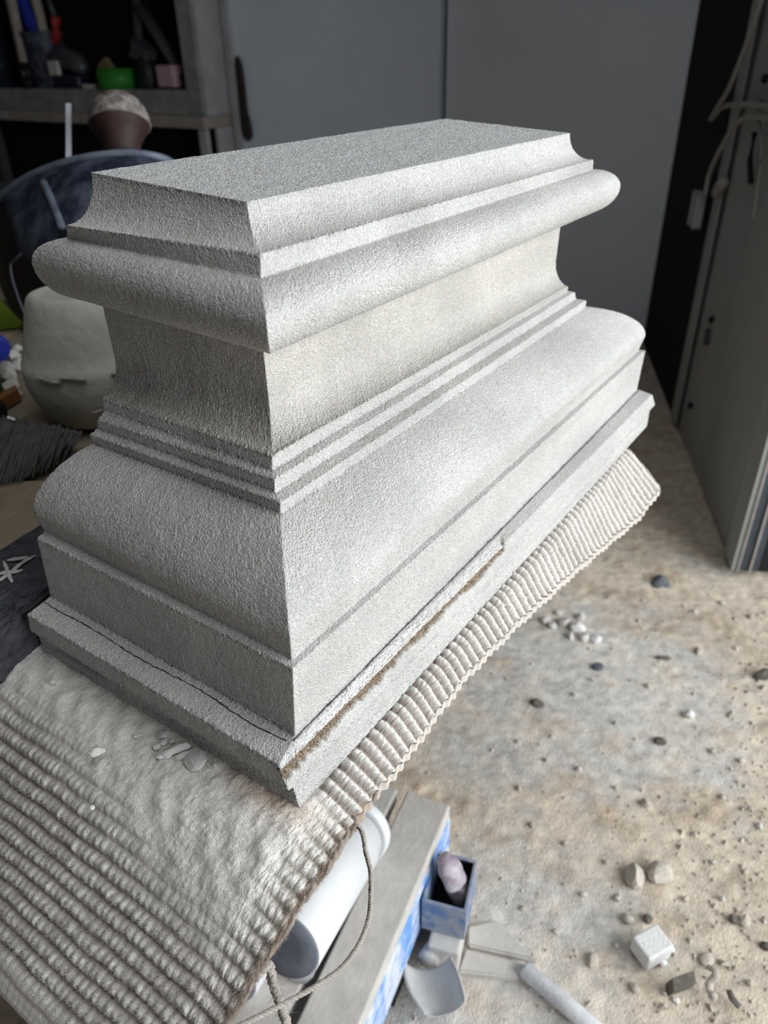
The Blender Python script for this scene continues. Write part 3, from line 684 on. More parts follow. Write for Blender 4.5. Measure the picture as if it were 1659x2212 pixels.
# broad dusty blue plastic tub tipped on its side, its rim arching above
tub = empty('plastic_tub', atd(180, 520, 1.25), 'dusty dark blue plastic tub tipped up, its thick rim arching behind the block', 'tub')
T_ = [(8, 420), (60, 384), (130, 355), (205, 338), (285, 332), (345, 341), (375, 356), (398, 385)]; B_ = [(48, 548), (75, 556), (108, 545), (145, 520), (215, 505), (285, 500), (335, 500), (370, 500)]
n = 40
tp = smooth_path([[*q, 0] for q in T_], n)[:, :2]; bp = smooth_path([[*q, 0] for q in B_], n)[:, :2]
sh = []
for side in (0, 1):
    for j in range(14):
        v_ = j / 13
        for i_ in range(n):
            u_ = i_ / (n - 1); px, py = tp[i_] * (1 - v_) + bp[i_] * v_
            D = 1.30 - .12 * math.sin(math.pi * min(max(u_ * .9 + .05, 0), 1)) - .05 * v_ - .02 * math.sin(math.pi * v_) + side * .007
            sh.append(atd(px, py, D))
q1 = grid_quads(14, n); q2 = q1[:, ::-1] + 14 * n
edge = []
for lst in ([j * n for j in range(14)], [j * n + n - 1 for j in range(14)], list(range(n)), list(range(13 * n, 14 * n))):
    for a, b in zip(lst[:-1], lst[1:]): edge.append([a, b, b + 14 * n, a + 14 * n])
bmt = bmesh.new(); vs_ = [bmt.verts.new(q) for q in sh]
for q in np.concatenate([q1, q2, np.array(edge)]): bmt.faces.new([vs_[k] for k in q])
bmesh.ops.recalc_face_normals(bmt, faces=bmt.faces[:])
child('shell', bm_mesh('shell', bmt, True), m_navy, tub)
rim = [atd(tp[i_][0], tp[i_][1] - 1, 1.30 - .12 * math.sin(math.pi * (i_ / (n - 1) * .9 + .05))) for i_ in range(n)]
child('rim', tube_mesh('rim', [atd(-70, 480, 1.34), atd(-30, 447, 1.325)] + rim, .0062, 10), m_navy_rim, tub)
def tubpt(u_, v_, off):
    i_ = int(u_ * (n - 1)); px, py = tp[i_] * (1 - v_) + bp[i_] * v_
    D = 1.30 - .12 * math.sin(math.pi * (u_ * .9 + .05)) - .05 * v_ - .02 * math.sin(math.pi * v_); return atd(px, py, D - off)
rib_ = smooth_path([atd(93, 392, 1.19), atd(108, 425, 1.166), atd(122, 460, 1.140), atd(134, 492, 1.122)], 14)
child('raised_rib', tube_mesh('raised_rib', rib_, .006, 8, flat=.8), m_navy_rim, tub)
child('side_lip', tube_mesh('side_lip', smooth_path([atd(12, 428, 1.285), atd(24, 470, 1.265), atd(40, 515, 1.245), atd(50, 546, 1.235), atd(85, 556, 1.21), atd(120, 540, 1.18)], 22), .005, 8), m_navy_dark, tub)
# wire handle
child('wire_handle', tube_mesh('wire_handle', smooth_path([atd(50, 545, 1.23), atd(36, 558, 1.23), atd(23, 572, 1.235), atd(27, 605, 1.235), atd(40, 645, 1.235), atd(53, 680, 1.235), atd(57, 705, 1.235), atd(52, 722, 1.235)], 44), .0022, 8), m_steel_dark, tub)
# black bucket added to fill the dark void behind the tub; strip and turned mallet stand in it
BK = np.array([.690, 1.17, TZ]); bkr, bkh = .175, .250
bk = empty('filler_bucket', BK, 'black bucket added to fill the dark void behind the tipped blue tub, tools upright in it', 'bucket')
child('body', lathe_mesh('body', BK, (0, 0, 1), [(0, .0005), (bkr * .8, .0005), (bkr * .84, .012), (bkr, bkh), (bkr * 1.03, bkh + .004), (bkr * .97, bkh + .004), (bkr * .81, .016), (0, .016)], 48), m_blacktool, bk)
TIN = TZ + .0165

# pale rod and the turned wooden tool standing behind the tub
ra, rb = atd(148, 224, 1.42), atd(149, 420, 1.38)
rd = rb - ra; tt = (TIN - ra[2]) / rd[2]; rbase = ra + rd * tt
tag(link('steel_rule', box_mesh('steel_rule', (ra + rbase) / 2, tuple(R[0] * .0048), tuple(np.cross(R[0], (ra - rbase) / np.linalg.norm(ra - rbase)) * .0012), tuple((ra - rbase) / 2), .0003), m_rod), 'thin pale metal strip standing upright behind the blue tub', 'rule')
kt = empty('wooden_mallet', atd(262, 600, 1.38), 'round-headed turned wooden mallet with a dusty domed top and dark red neck', 'mallet')
kw = atd(259, 272, 1.38); kax = np.array(R[1]) * -1 + np.array(R[0]) * -.10; kax[2] += .0; kax /= np.linalg.norm(kax)
sc_ = 1.38 / F
lo_p = [(.030, -.060), (.032, -.045), (.036, -.030), (.044, -.015), (.0525, -.003), (.0545, .001)]
up_p = [(.0550, .002), (.0548, .006), (.0535, .016), (.049, .030), (.041, .042), (.030, .0505), (.016, .0555), (0, .057)]
a_ = child('dome', lathe_mesh('dome', kw, kax, up_p, 40, .02), m_turned, kt)
child('neck', lathe_mesh('neck', kw, kax, lo_p, 40, .01), m_redwood, kt)
child('seam_ring', lathe_mesh('seam_ring', kw, kax, [(.0535, -.0005), (.0560, .0005), (.0560, .0022), (.0535, .003)], 40, .01), m_turned, kt)
kb = kw + kax * -.06; kend = np.array([kb[0] - .03, kb[1] + .03, TIN])
child('handle', tube_mesh('handle', [kb + kax * .005, kb * .75 + kend * .25, kb * .4 + kend * .6, kend], .03, 16, taper=[.031, .021, .019, .022]), m_redwood, kt)

# lime wedge, blue handle, rubble, orange strip
lm = atd(10, 690, 1.30)
c0 = atd(-30, 690, 1.36)
me = bpy.data.meshes.new('lime_scraper')
pp = [(-60, 560), (0, 646), (52, 700), (40, 712), (0, 716), (-60, 720)]
bm = bmesh.new(); f0 = [bm.verts.new(atd(*q, 1.16)) for q in pp]; f1 = [bm.verts.new(atd(*q, 1.18)) for q in pp]
bm.faces.new(f0); bm.faces.new(f1[::-1])
for k in range(6): bm.faces.new([f0[k], f1[k], f1[(k + 1) % 6], f0[(k + 1) % 6]])
bmesh.ops.recalc_face_normals(bm, faces=bm.faces[:]); bmesh.ops.bevel(bm, geom=bm.edges[:], offset=.003, segments=2, affect='EDGES')
lmt = empty('plastic_scraper', atd(0, 716, 1.17), 'dark lime green plastic scraper leaning by the white mallet', 'scraper')
child('blade', bm_mesh('blade', bm), m_lime, lmt)
pst = atd(-50, 714, 1.17); child('foot', tube_mesh('foot', [pst, [pst[0], pst[1], TZ + .001]], .012, 10), m_lime, lmt)
bl = empty('blue_chisel_handle', atd(0, 770, 1.30), 'bright blue plastic tool handle lying left of the white mallet', 'tool')
child('grip', tube_mesh('grip', smooth_path([atd(-90, 772, 1.30), atd(-46, 760, 1.28), atd(-18, 756, 1.27), atd(-10, 760, 1.265)], 20), .03, 18, taper=list(np.interp(np.arange(20), [0, 10, 16, 19], [.030, .032, .028, .012]))), m_blue, bl)
pb = atd(-70, 790, 1.29); child('rest', tube_mesh('rest', [pb, [pb[0], pb[1], TZ + .001]], .014, 10), m_blue, bl)
pc_ = [(28, 745, .011, 'chip_dark'), (30, 768, .012, 'w'), (36, 790, .014, 'w'), (14, 812, .022, 'w'), (24, 835, .013, 'w'), (40, 752, .009, 'w'), (32, 848, .012, 'w')]
for k, (px, py, r, kd) in enumerate(pc_):
    c = atz(px, py + 6, TZ + .001)
    lab = ['dark chip at the top of the rubble by the blue handle', 'pale rubble chip beside the blue handle', 'pale angular rubble chunk touching the mallet side', 'largest flat chunk in the rubble beside the white mallet', 'whitish rubble chunk above the orange strip', 'small pale chip between the lime scraper and the rubble', 'low rubble chip resting beside the orange strip'][k]
    tag(link('rubble_chunk', rock_mesh('rubble_chunk', c, r * 1.2, (1, 1, .8), 2, .3, 300 + k), m_chip_dark if kd == 'chip_dark' else m_plank), lab, 'stone chunk')
oa, ob = atz(-30, 888, TZ + .012), atz(40, 848, TZ + .012)
tag(link('wood_strip', box_mesh('wood_strip', (oa + ob) / 2, tuple((ob - oa) / 2), (.004, .010, 0), (0, 0, .011), .002), m_orange), 'orange-brown wooden strip lying between the rubble and the brush', 'wood strip')

# soft grey brush lying on its side
bz = TZ + .03
br_ = empty('dust_brush', atz(60, 960, TZ), 'wide soft brush with long dark grey bristles lying in front of the white mallet', 'brush')
fa, fb = atz(-130, 915, bz - .008), atz(12, 880, bz - .008)
fd = (fb - fa) / 2; fp = np.cross([0, 0, 1], fd); fp = fp / np.linalg.norm(fp) * .011
child('ferrule', box_mesh('ferrule', (fa + fb) / 2, tuple(fd), tuple(fp), (0, 0, .012), .004), m_blacktool, br_)
for k, (px, py) in enumerate([(20, 904), (29, 907)]):
    c = atz(px, py, bz + .012); child('rivet' + ('.%03d' % k if k else ''), lathe_mesh('rivet', c, (-.3, -.4, .9), [(.0034, 0), (.0036, .0015), (.0024, .003), (.0014, .0018), (0, .0018)], 14), m_alu, br_)
    child('rivet_foot' + ('.%03d' % k if k else ''), tube_mesh('rivet_foot', [c, c - [0, 0, .016]], .0035, 8), m_blacktool, br_)
V = []; Q = []
for k in range(800):
    a = rng.uniform(0, 1); lay = rng.uniform(0, 1)
    s0 = np.array([-60, 925]) * (1 - a) + np.array([166, 938]) * a + rng.normal(0, 5, 2); e_ = np.array([-70, 1030]) * (1 - a) + np.array([185, 985]) * a + rng.normal(0, 6, 2)
    e_ = e_ + np.array([-45, 30 * math.sin(math.pi * a)])
    if a > .3: s0[1] += -28 * (1 - a) 
    m0, z0, z1 = (s0 + e_) / 2, bz + .018 * lay - .006, TZ + .004 + .012 * lay
    pts = smooth_path([atz(*s0, z0), atz(*m0, (z0 + z1) / 2 + .006), atz(*e_, z1)], 6); b = len(V)
    wv = np.cross(pts[-1] - pts[0], [0, 0, 1]); wv = wv / np.linalg.norm(wv)
    for i_, q in enumerate(pts):
        ww = .0019 * (1 - i_ / 7); V += [q - wv * ww, q + [0, 0, ww * .8], q + wv * ww]
    for i_ in range(5):
        o_ = b + i_ * 3; Q += [[o_, o_ + 3, o_ + 4, o_ + 1], [o_ + 1, o_ + 4, o_ + 5, o_ + 2]]
o = child('bristles', mesh_np('bristles', V, Q, True), m_bristle, br_); o['kind'] = 'stuff'

# pale board and chalk-marked slate
bp_ = [atz(-120, 1060, TZ), atz(150, 1050, TZ), atz(150, 1120, TZ), atz(-60, 1250, TZ)]
bm = bmesh.new(); b0 = [bm.verts.new(q + np.array([0, 0, .0005])) for q in bp_]; b1 = [bm.verts.new(q + np.array([0, 0, .010])) for q in bp_]
bm.faces.new(b0[::-1]); bm.faces.new(b1)
for k in range(4): bm.faces.new([b0[k], b0[(k + 1) % 4], b1[(k + 1) % 4], b1[k]])
bmesh.ops.recalc_face_normals(bm, faces=bm.faces[:]); bmesh.ops.bevel(bm, geom=bm.edges[:], offset=.0015, segments=1, affect='EDGES')
tag(link('offcut_board', bm_mesh('offcut_board', bm), m_wood), 'thin plain wooden board lying on the bench between brush and dark slate', 'board')
dk_ = atz(-8, 1062, TZ + .02)
tag(link('dark_offcut', box_mesh('dark_offcut', dk_ + [-.01, .02, -.004], (.014, .03, 0), (.012, -.006, 0), (0, 0, .013), .003), m_blacktool), 'dark square-edged offcut lying at the left end of the wooden board', 'offcut')
stz = TZ + .062
tq = [(-110, 1262), (-20, 1196), (88, 1128), (128, 1142), (150, 1225), (100, 1278), (40, 1322), (-60, 1392)]
st_top = [atz(px, py, stz) for px, py in tq]; cc_ = np.mean(st_top, 0)
slate = empty('slate_piece', (cc_[0], cc_[1], TZ), 'rough dark slate piece with white chalk strokes crossing on top', 'slate')
bm = bmesh.new(); b1 = [bm.verts.new(q) for q in st_top]; b0 = [bm.verts.new(np.array([cc_[0] + (q[0] - cc_[0]) * .90, cc_[1] + (q[1] - cc_[1]) * .93, TZ + .001])) for q in st_top]
k8 = len(b1); bm.faces.new(b1); bm.faces.new(b0[::-1])
for k in range(k8): bm.faces.new([b0[k], b0[(k + 1) % k8], b1[(k + 1) % k8], b1[k]])
bmesh.ops.recalc_face_normals(bm, faces=bm.faces[:]); bmesh.ops.bevel(bm, geom=bm.edges[:], offset=.004, segments=2, affect='EDGES')
bmesh.ops.triangulate(bm, faces=bm.faces[:]); bmesh.ops.subdivide_edges(bm, edges=bm.edges[:], cuts=4, use_grid_fill=True)
for v in bm.verts:
    v.co += Vector((0, 0, .0022)) * mnoise.noise(v.co * 60) + Vector((.003, .003, .0)) * mnoise.noise(v.co * 45 + Vector((3, 0, 0)))
    v.co.z = max(v.co.z, TZ + .0005)
child('slab', bm_mesh('slab', bm, False), m_slate, slate)
cs = [[(8, 1212), (14, 1228), (20, 1245), (26, 1258)], [(-30, 1242), (10, 1238), (35, 1235), (50, 1231)], [(14, 1211), (40, 1207), (62, 1204)], [(78, 1199), (50, 1215), (25, 1235), (0, 1252), (-30, 1270)]]
for k, st_ in enumerate(cs):
    child('chalk_stroke' + ('.%03d' % k if k else ''), tube_mesh('chalk_stroke', smooth_path([atz(px, py, stz + .0022) for px, py in st_], 16), .0021, 6, taper=list(.0021 * np.clip(np.sin(np.linspace(.25, 2.9, 16)) * 1.3, .4, 1)), flat=.7, jit=.2), m_chalk, slate)

# ---------------------------------------------------------------- the side bench with the open tool cabinet, far left
BX = 2.98; BZt = .8925; BY = 3.19
sb = empty('side_bench', (3.0, 4.2, 0), 'long dusty work bench against the back wall under the tool cabinet', 'bench')
child('worktop', abox('worktop', (BX, BY, BZt - .062), (WX - .002, 5.58, BZt), .004), m_bench_edge, sb)
child('paper_label', abox('paper_label', (BX - .0016, 5.06, BZt - .045), (BX - .0002, 5.22, BZt - .010), .0003), m_cab_light, sb)
child('leg', abox('leg', (BX + .03, BY + .03, .012), (BX + .06, BY + .09, BZt - .063), .003), m_cab_light, sb)
child('end_panel', abox('end_panel', (BX + .10, BY + .005, .012), (WX - .01, BY + .03, BZt - .063), .003), m_cab_light, sb)
child('back_panel', abox('back_panel', (WX - .03, BY + .04, .012), (WX - .004, 5.57, BZt - .063), 0), m_black, sb)
child('leg.001', abox('leg', (WX - .12, 5.48, .012), (WX - .05, 5.55, BZt - .063), .003), m_dark, sb)
ct_ = empty('tool_cabinet', (3.0, 4.2, BZt), 'open-fronted grey cabinet of dark tools standing on the side bench', 'cabinet')
cz0, cz1 = BZt + .0005, 2.05; RAIL = .125
child('bottom_rail', abox('bottom_rail', (BX + .012, BY + .006, cz0), (BX + .04, 5.56, cz0 + RAIL), .004), m_cab, ct_)
child('shelf', abox('shelf', (BX + .041, BY + .05, cz0 + RAIL - .03), (WX - .03, 5.56, cz0 + RAIL - .004), 0), m_cab, ct_)
child('front_post', abox('front_post', (BX + .010, BY + .004, cz0 + RAIL + .0005), (BX + .04, BY + .115, cz1), .004), m_cab, ct_)
child('side_panel', abox('side_panel', (BX + .041, BY + .006, cz0), (WX - .004, BY + .03, cz1), .002), m_cab_light, ct_)  # paler coat than the front paints in the light on this side
child('inner_panel', abox('inner_panel', (BX + .041, BY + .10, cz0 + RAIL), (WX - .03, BY + .115, cz1), 0), m_black, ct_)
child('back_panel', abox('back_panel', (WX - .028, BY + .031, cz0), (WX - .006, 5.56, cz1), 0), m_black, ct_)
child('top_panel', abox('top_panel', (BX + .010, BY + .006, cz1 + .0005), (WX - .006, 5.56, cz1 + .03), .002), m_cab, ct_)
child('shade_panel', abox('shade_panel', (BX + .045, 5.50, cz0 + RAIL), (WX - .03, 5.55, cz1), 0), m_black, ct_)  # black inner panels paint in the unlit inside of the cabinet
# wooden trim standing between cabinet and wall panel, and the dark bar hung on the wall
SH = cz0 + RAIL - .004
tag(link('trim_4', abox('trim_4', (WX - .03, BY - .075, .012), (WX - .002, BY - .03, 2.88), .003), m_cab_light), kind='structure')
hb = empty('hanging_file', atx(525, 200, WX - .02), 'long dark brown bar-shaped tool leaning on the wall beside the cabinet', 'tool')
child('shaft', tube_mesh('shaft', smooth_path([atx(513, 122, WX - .022), atx(520, 170, WX - .022), atx(526, 230, WX - .022), atx(532, 275, WX - .022)], 16), .03, 10, taper=list(np.interp(np.arange(16), [0, 2, 15], [.012, .026, .03])), flat=.5), m_blackwood, hb)
child('grip', tube_mesh('grip', smooth_path([atx(529, 250, WX - .025), atx(535, 285, WX - .025), atx(537, 305, WX - .025)], 10), .034, 10, taper=[.03, .034, .036, .037, .037, .036, .034, .03, .02, .008], flat=.5), m_blackwood, hb)

def onshelf(px, X, z=None):
    """point of the cabinet shelf seen at pixel column px, at depth X"""
    y0 = 150
    for _ in range(30):
        q = atx(px, y0, X); y0 += (q[2] - SH) * 350
    return np.array([q[0], q[1], SH + .0005])
def upz(px, py, X): return atx(px, py, X)
X1 = BX + .08
# green roll of tape
g0 = onshelf(262, X1); gr = (atx(291, 165, X1)[1] - atx(217, 165, X1)[1]); gr = abs(gr) / 2 * .80; gh = abs(atx(254, 146, X1)[2] - atx(254, 191, X1)[2])
tp_ = empty('green_tape_roll', g0, 'bright green roll of tape standing on the cabinet shelf', 'tape')
child('tape', lathe_mesh('tape', g0, (0, 0, 1), [(gr * .62, 0), (gr, 0), (gr, gh), (gr * .62, gh)], 36), m_green, tp_)
child('core', lathe_mesh('core', g0 + [0, 0, .001], (0, 0, 1), [(gr * .5, 0), (gr * .615, 0), (gr * .615, gh - .004), (gr * .5, gh - .004)], 30), m_bench_edge, tp_)
# pink block
pw = abs(atx(387, 160, X1)[1] - atx(344, 160, X1)[1]) / 2 * .85; p0 = onshelf(372, X1); ph = abs(atx(366, 134, X1)[2] - atx(366, 183, X1)[2])
pk = empty('pink_rubbing_block', p0, 'dull pink rubbing block standing right of the black gadget in the cabinet', 'block')
child('body', abox('body', p0 + [-pw * .6, -pw, .012], p0 + [pw * .6, pw, .012 + ph], .012), m_pink, pk)
child('base', abox('base', p0 + [-pw * .6, -pw * 1.02, 0], p0 + [pw * .6, pw * 1.02, .0115], .002), m_blacktool, pk)
# black gadget with grey top
k0 = onshelf(325, X1 + .02); kw_ = abs(atx(340, 160, X1)[1] - atx(296, 160, X1)[1]) / 2 * .8
gd = empty('black_gadget', k0, 'squat black gadget with a tilted grey head between green tape and pink block', 'tool')
child('body', lathe_mesh('body', k0, (0, 0, 1), [(kw_ * .9, 0), (kw_, .01), (kw_, .10), (kw_ * .8, .14), (kw_ * .5, .17), (0, .17)], 24), m_blacktool, gd)
ht = upz(310, 112, X1 + .02); child('head', box_mesh('head', ht, (0, .062, .028), (.04, 0, 0), (0, -.020, .040), .008), m_greytool, gd)
child('stem', tube_mesh('stem', [k0 + [0, 0, .15], ht], .03, 10), m_blacktool, gd)
# ochre sponge
s0 = onshelf(246, X1 + .105); bm = bmesh.new()
spg = rock_mesh('ochre_sponge', (s0[0], s0[1], s0[2]), .095, (.45, 1.35, 1.15), 3, .25, 61)
tag(link('ochre_sponge', spg, m_ochre), 'dusty ochre lump behind the green tape roll in the cabinet', 'sponge')
# white flat piece
wq = onshelf(196, X1 - .03); tag(link('white_offcut', abox('white_offcut', wq + [-.02, -.052, 0], wq + [.02, .052, .028], .006), m_plank), 'small flat whitish offcut on the shelf left of the green tape', 'offcut')
# navy mug with tools
m0_ = onshelf(118, X1 + .05); mr = abs(atx(133, 100, X1 + .05)[1] - atx(66, 100, X1 + .05)[1]) / 2 * .78; mh = atx(100, 70, X1 + .05)[2] - SH
mg = empty('tool_mug', m0_, 'dusty navy pot holding handles and a red-handled tool in the cabinet', 'pot')
child('pot', lathe_mesh('pot', m0_, (0, 0, 1), [(mr * .86, 0), (mr * .9, .01), (mr, mh * .96), (mr * 1.02, mh), (mr * .95, mh), (mr * .92, mh * .8), (0, mh * .8)], 36), m_navy, mg)
child('rim', lathe_mesh('rim', m0_ + [0, 0, mh - .012], (0, 0, 1), [(mr * 1.0, 0), (mr * 1.05, .004), (mr * 1.05, .016), (mr * .96, .018)], 36), m_greytool, mg)
Xm = X1 + .05; mtop = m0_ + [0, 0, mh * .82]
def intool(name, pts, r, m, label, cat, rr=None):
    q = [upz(px, py, Xm + dx) for px, py, dx in pts]; return tag(link(name, tube_mesh(name, smooth_path(q, 18), r, 10, taper=rr), m), label, cat)
intool('blue_tool', [(92, 92, 0), (78, 70, 0), (66, 35, .01), (48, -15, .02), (40, -60, .02)], .052, m_blue, 'thick deep blue tool handle leaning out of the navy pot', 'tool')
intool('grey_loop_tool', [(98, 92, 0), (92, 60, 0), (84, 25, 0), (74, -10, 0)], .03, m_bench_edge, 'brown-grey wooden tool handle standing in the navy pot beside the blue one', 'tool')
rt = empty('red_handled_tool', upz(118, 60, Xm), 'slim dark tool with a small red grip standing in the navy pot', 'tool')
child('grip', tube_mesh('grip', [upz(119, 92, Xm), upz(120, 70, Xm), upz(121, 50, Xm), upz(120, 36, Xm)], .03, 10), m_red, rt)
child('shaft', tube_mesh('shaft', [upz(120, 40, Xm), upz(110, 15, Xm), upz(98, -25, Xm)], .016, 8), m_greytool, rt)
# hammer leaning in front
hm = empty('leaning_hammer', onshelf(48, X1 - .02), 'hammer with a long pale wooden handle leaning left of the navy pot', 'hammer')
hq = [upz(18, -30, X1 - .02), upz(28, 20, X1 - .03), upz(40, 75, X1 - .04), upz(52, 135, X1 - .05)]
child('handle', tube_mesh('handle', smooth_path(hq, 16), .036, 12, flat=.8), m_bench_edge, hm)
hd = upz(57, 158, X1 - .05); child('head', lathe_mesh('head', hd - np.array([.03, 0, 0]), (1, 0, 0), [(.0, 0), (.05, 0), (.058, .01), (.058, .05), (.045, .06), (.045, .10), (.05, .11), (0, .11)], 22), m_blacktool, hm)
child('face_glint', lathe_mesh('face_glint', hd + np.array([-.0305, -.012, .0]), (-1, 0, 0), [(.016, 0), (.016, .003), (0, .004)], 16), m_alu, hm)
child('foot', tube_mesh('foot', [hd - [0, 0, .02], [hd[0], hd[1], SH + .001]], .035, 12), m_blacktool, hm)
# planer-like tool between hammer and tape
pl0 = onshelf(160, X1); plt_ = empty('hand_planer', pl0, 'dark hand tool with grey curved top and pale square end, beside the navy pot', 'tool')
child('body', abox('body', pl0 + [-.05, -.120, 0], pl0 + [.05, .120, .080], .02), m_navy_dark, plt_)
child('cover', tube_mesh('cover', smooth_path([upz(113, 150, X1), upz(128, 130, X1), upz(146, 126, X1), upz(166, 136, X1), upz(185, 152, X1)], 16), .05, 12, taper=list(np.interp(np.arange(16), [0, 4, 12, 15], [.04, .062, .06, .025]))), m_greytool, plt_)
pe = upz(117, 147, X1 - .06); child('end_block', box_mesh('end_block', pe, (.012, 0, 0), (0, .05, 0), (0, 0, .04), .008), m_plank, plt_)
# dim dark boards leaning at the back of the cabinet
X3 = WX - .10
for k, (a, b, wd, lb) in enumerate([((292, -20), (300, 120), .035, 'dim upright stick at the back of the cabinet above the black gadget'), ((300, 10), (375, 130), .045, 'dim slanting stick at the back of the cabinet above the pink block')]):
    qa, qb = atx(*a, X3), atx(*b, X3); d_ = (qb - qa); qb = qa + d_ * ((SH + .02 - qa[2]) / d_[2]); 
    tag(link('leaning_stick', tube_mesh('leaning_stick', [qa, qb], wd, 6, flat=.4), m_dark), lb, 'stick')
cnn = onshelf(8, X1 + .04); tag(link('dark_blue_tin', lathe_mesh('dark_blue_tin', cnn, (0, 0, 1), [(.09, 0), (.1, .006), (.1, .12), (.104, .124), (.104, .136), (.1, .14), (.1, .36), (.09, .37), (0, .37)], 30), m_navy_dark), 'tall dark blue tin with a pale band at the left end of the cabinet shelf', 'tin')

# ---------------------------------------------------------------- under the bench: beams, white tube, steel box, scoop
ZB1 = .165
def ptz(px, py, z): return atz(px, py, z)
bmE = ptz(975, 1740, ZB1); bmS = ptz(790, 2190, ZB1); bd = (bmE - bmS); bd[2] = 0; bd /= np.linalg.norm(bd); bn = np.array([-bd[1], bd[0], 0.0])
gap_l = ptz(905, 1716, ZB1); wb_ = float(np.dot(gap_l - bmE, bn)) 
start = bmS - bd * .30
def beam(name, o0, o1, zt, zb, mt, par=None):
    a = start + bn * o0; e = bmE + bn * o0; ln_ = np.linalg.norm((e - a)[:2]); c = (a + e) / 2 + bn * (o1 - o0) / 2
    return box_mesh(name, (c[0], c[1], (zt + zb) / 2), tuple(bd * ln_ / 2), tuple(bn * (o1 - o0) / 2), (0, 0, (zt - zb) / 2), .003)
b1_ = empty('painted_timber', (bmE[0], bmE[1], 0), 'long dust-covered beam with a chipped blue painted side, lying under the bench', 'beam')
child('top_board', beam('top_board', .002, .075, ZB1, ZB1 - .030, m_beam), m_beam, b1_)
child('painted_side', beam('painted_side', 0, .072, ZB1 - .0305, .035, m_bluepaint), m_bluepaint, b1_)
for k, t in enumerate((.1, .42)):
    c = start + bd * t + bn * .037; child('foot' + ('.%03d' % k if k else ''), box_mesh('foot', (c[0], c[1], .015), tuple(bd * .03), tuple(bn * .035), (0, 0, .019), .002), m_blacktool, b1_)
b2_ = empty('grey_timber', (bmS[0], bmS[1] + .1, 0), 'wide dusty grey beam lying left of the blue one, carrying the white tube', 'beam')
child('top_board', beam('top_board', .092, .36, ZB1 - .005, ZB1 - .035, m_beam), m_beam, b2_)
child('web', beam('web', .105, .35, ZB1 - .0355, .012, m_plank), m_plank, b2_)
# spanner-like dark slot at the far end is the gap; white tube
tA, tB = atz(828, 1800, ZB1 + .050), atz(655, 2035, ZB1 + .050)
cd = tA - tB; cd[2] = 0; Lc = np.linalg.norm(cd); cd /= Lc
def seat(p_): return np.array([p_[0], p_[1], ZB1 - .0045])
tube_o = empty('white_tube', seat(tB), 'white plastic tube with a slate blue closed end and a rim at its far end', 'tube')
rT = .049; c0_ = atz(612, 2040, ZB1 + .105); c1_ = atz(762, 1806, ZB1 + .046)
cdir = (c1_ - c0_) / np.linalg.norm(c1_ - c0_); Lc = np.linalg.norm(c1_ - c0_)
child('barrel', lathe_mesh('barrel', c0_, cdir, [(rT * .98, 0), (rT, .003), (rT, Lc - .02), (rT * .92, Lc - .018), (rT * .92, Lc)], 44), m_pvc, tube_o)
child('end_cap', lathe_mesh('end_cap', c0_ - cdir * .002, cdir, [(0, 0), (rT * .5, 0), (rT * .94, 0), (rT * .95, .003)], 44), m_pvc_cap, tube_o)
child('prop', tube_mesh('prop', [c0_ + cdir * .03 - [0, 0, .03], [(c0_ + cdir * .03)[0], (c0_ + cdir * .03)[1], ZB1 - .004]], .02, 12), m_pvc, tube_o)
child('rim', lathe_mesh('rim', c0_ + cdir * (Lc + .004), cdir, [(rT * .70, .004), (rT * 1.0, 0), (rT * 1.05, .004), (rT * 1.05, .016), (rT * .98, .020), (rT * .7, .02)], 44), m_pvc, tube_o)
t2 = empty('short_white_tube', seat(atz(560, 2140, ZB1)), 'second white tube with a dark navy end, half hidden under the carpet edge', 'tube')
c2_ = seat(atz(545, 2135, ZB1 + .03)) + [0, 0, .036] + bn * .03; 
child('barrel', lathe_mesh('barrel', c2_, cdir, [(.035, 0), (.036, .003), (.036, .075), (.033, .078), (.0, .078)], 40), m_pvc, t2)
child('end_cap', lathe_mesh('end_cap', c2_ - cdir * .002, cdir, [(0, 0), (.033, 0), (.0335, .003)], 40), m_pvc_cap, t2)

# stone block under the box, the blue steel box and the whetstone in it
zb0, zb1 = .052, .125
fa_ = atz(928, 1950, zb1); fb_ = atz(1008, 1972, zb1); fc_ = atz(1031, 1906, zb1)
ex = fb_ - fa_; ex[2] = 0; ey = fc_ - fb_; ey[2] = 0; Wx = np.linalg.norm(ex) + .012; Wy = np.linalg.norm(ey); ex /= np.linalg.norm(ex); ey = ey - ex * np.dot(ex, ey); ey /= np.linalg.norm(ey)
Wy = max(Wy, .085)
org = np.array([fb_[0], fb_[1], 0]) - ex * Wx
def bxb(name, u0, u1, v0, v1, z0, z1, m, par, bev=.001):
    c = org + ex * (u0 + u1) / 2 + ey * (v0 + v1) / 2
    return child(name, box_mesh(name.split('.')[0], (c[0], c[1], (z0 + z1) / 2), tuple(ex * (u1 - u0) / 2), tuple(ey * (v1 - v0) / 2), (0, 0, (z1 - z0) / 2), bev), m, par)
sbx = empty('blue_steel_box', tuple(org + np.array([0, 0, zb0])), 'small open blue steel box with scraped edges beside the blue-edged beam', 'box')
th = .005
bxb('floor_plate', th, Wx - th, th, Wy - th, zb0, zb0 + th, m_blacktool, sbx)  # black floor and inner faces paint in the shade inside the box
bxb('shade_lining', Wx - .078, Wx - .0052, Wy - .0065, Wy - .0052, zb0 + th, zb1 - .001, m_blacktool, sbx, 0)
bxb('shade_lining.001', Wx - .0064, Wx - .0052, .0055, Wy - .007, zb0 + th, zb1 - .001, m_blacktool, sbx, 0)
bxb('side_plate', 0, Wx, 0, th, zb0, zb1, m_boxblue, sbx); bxb('side_plate.001', 0, Wx, Wy - th, Wy, zb0, zb1, m_boxblue, sbx)
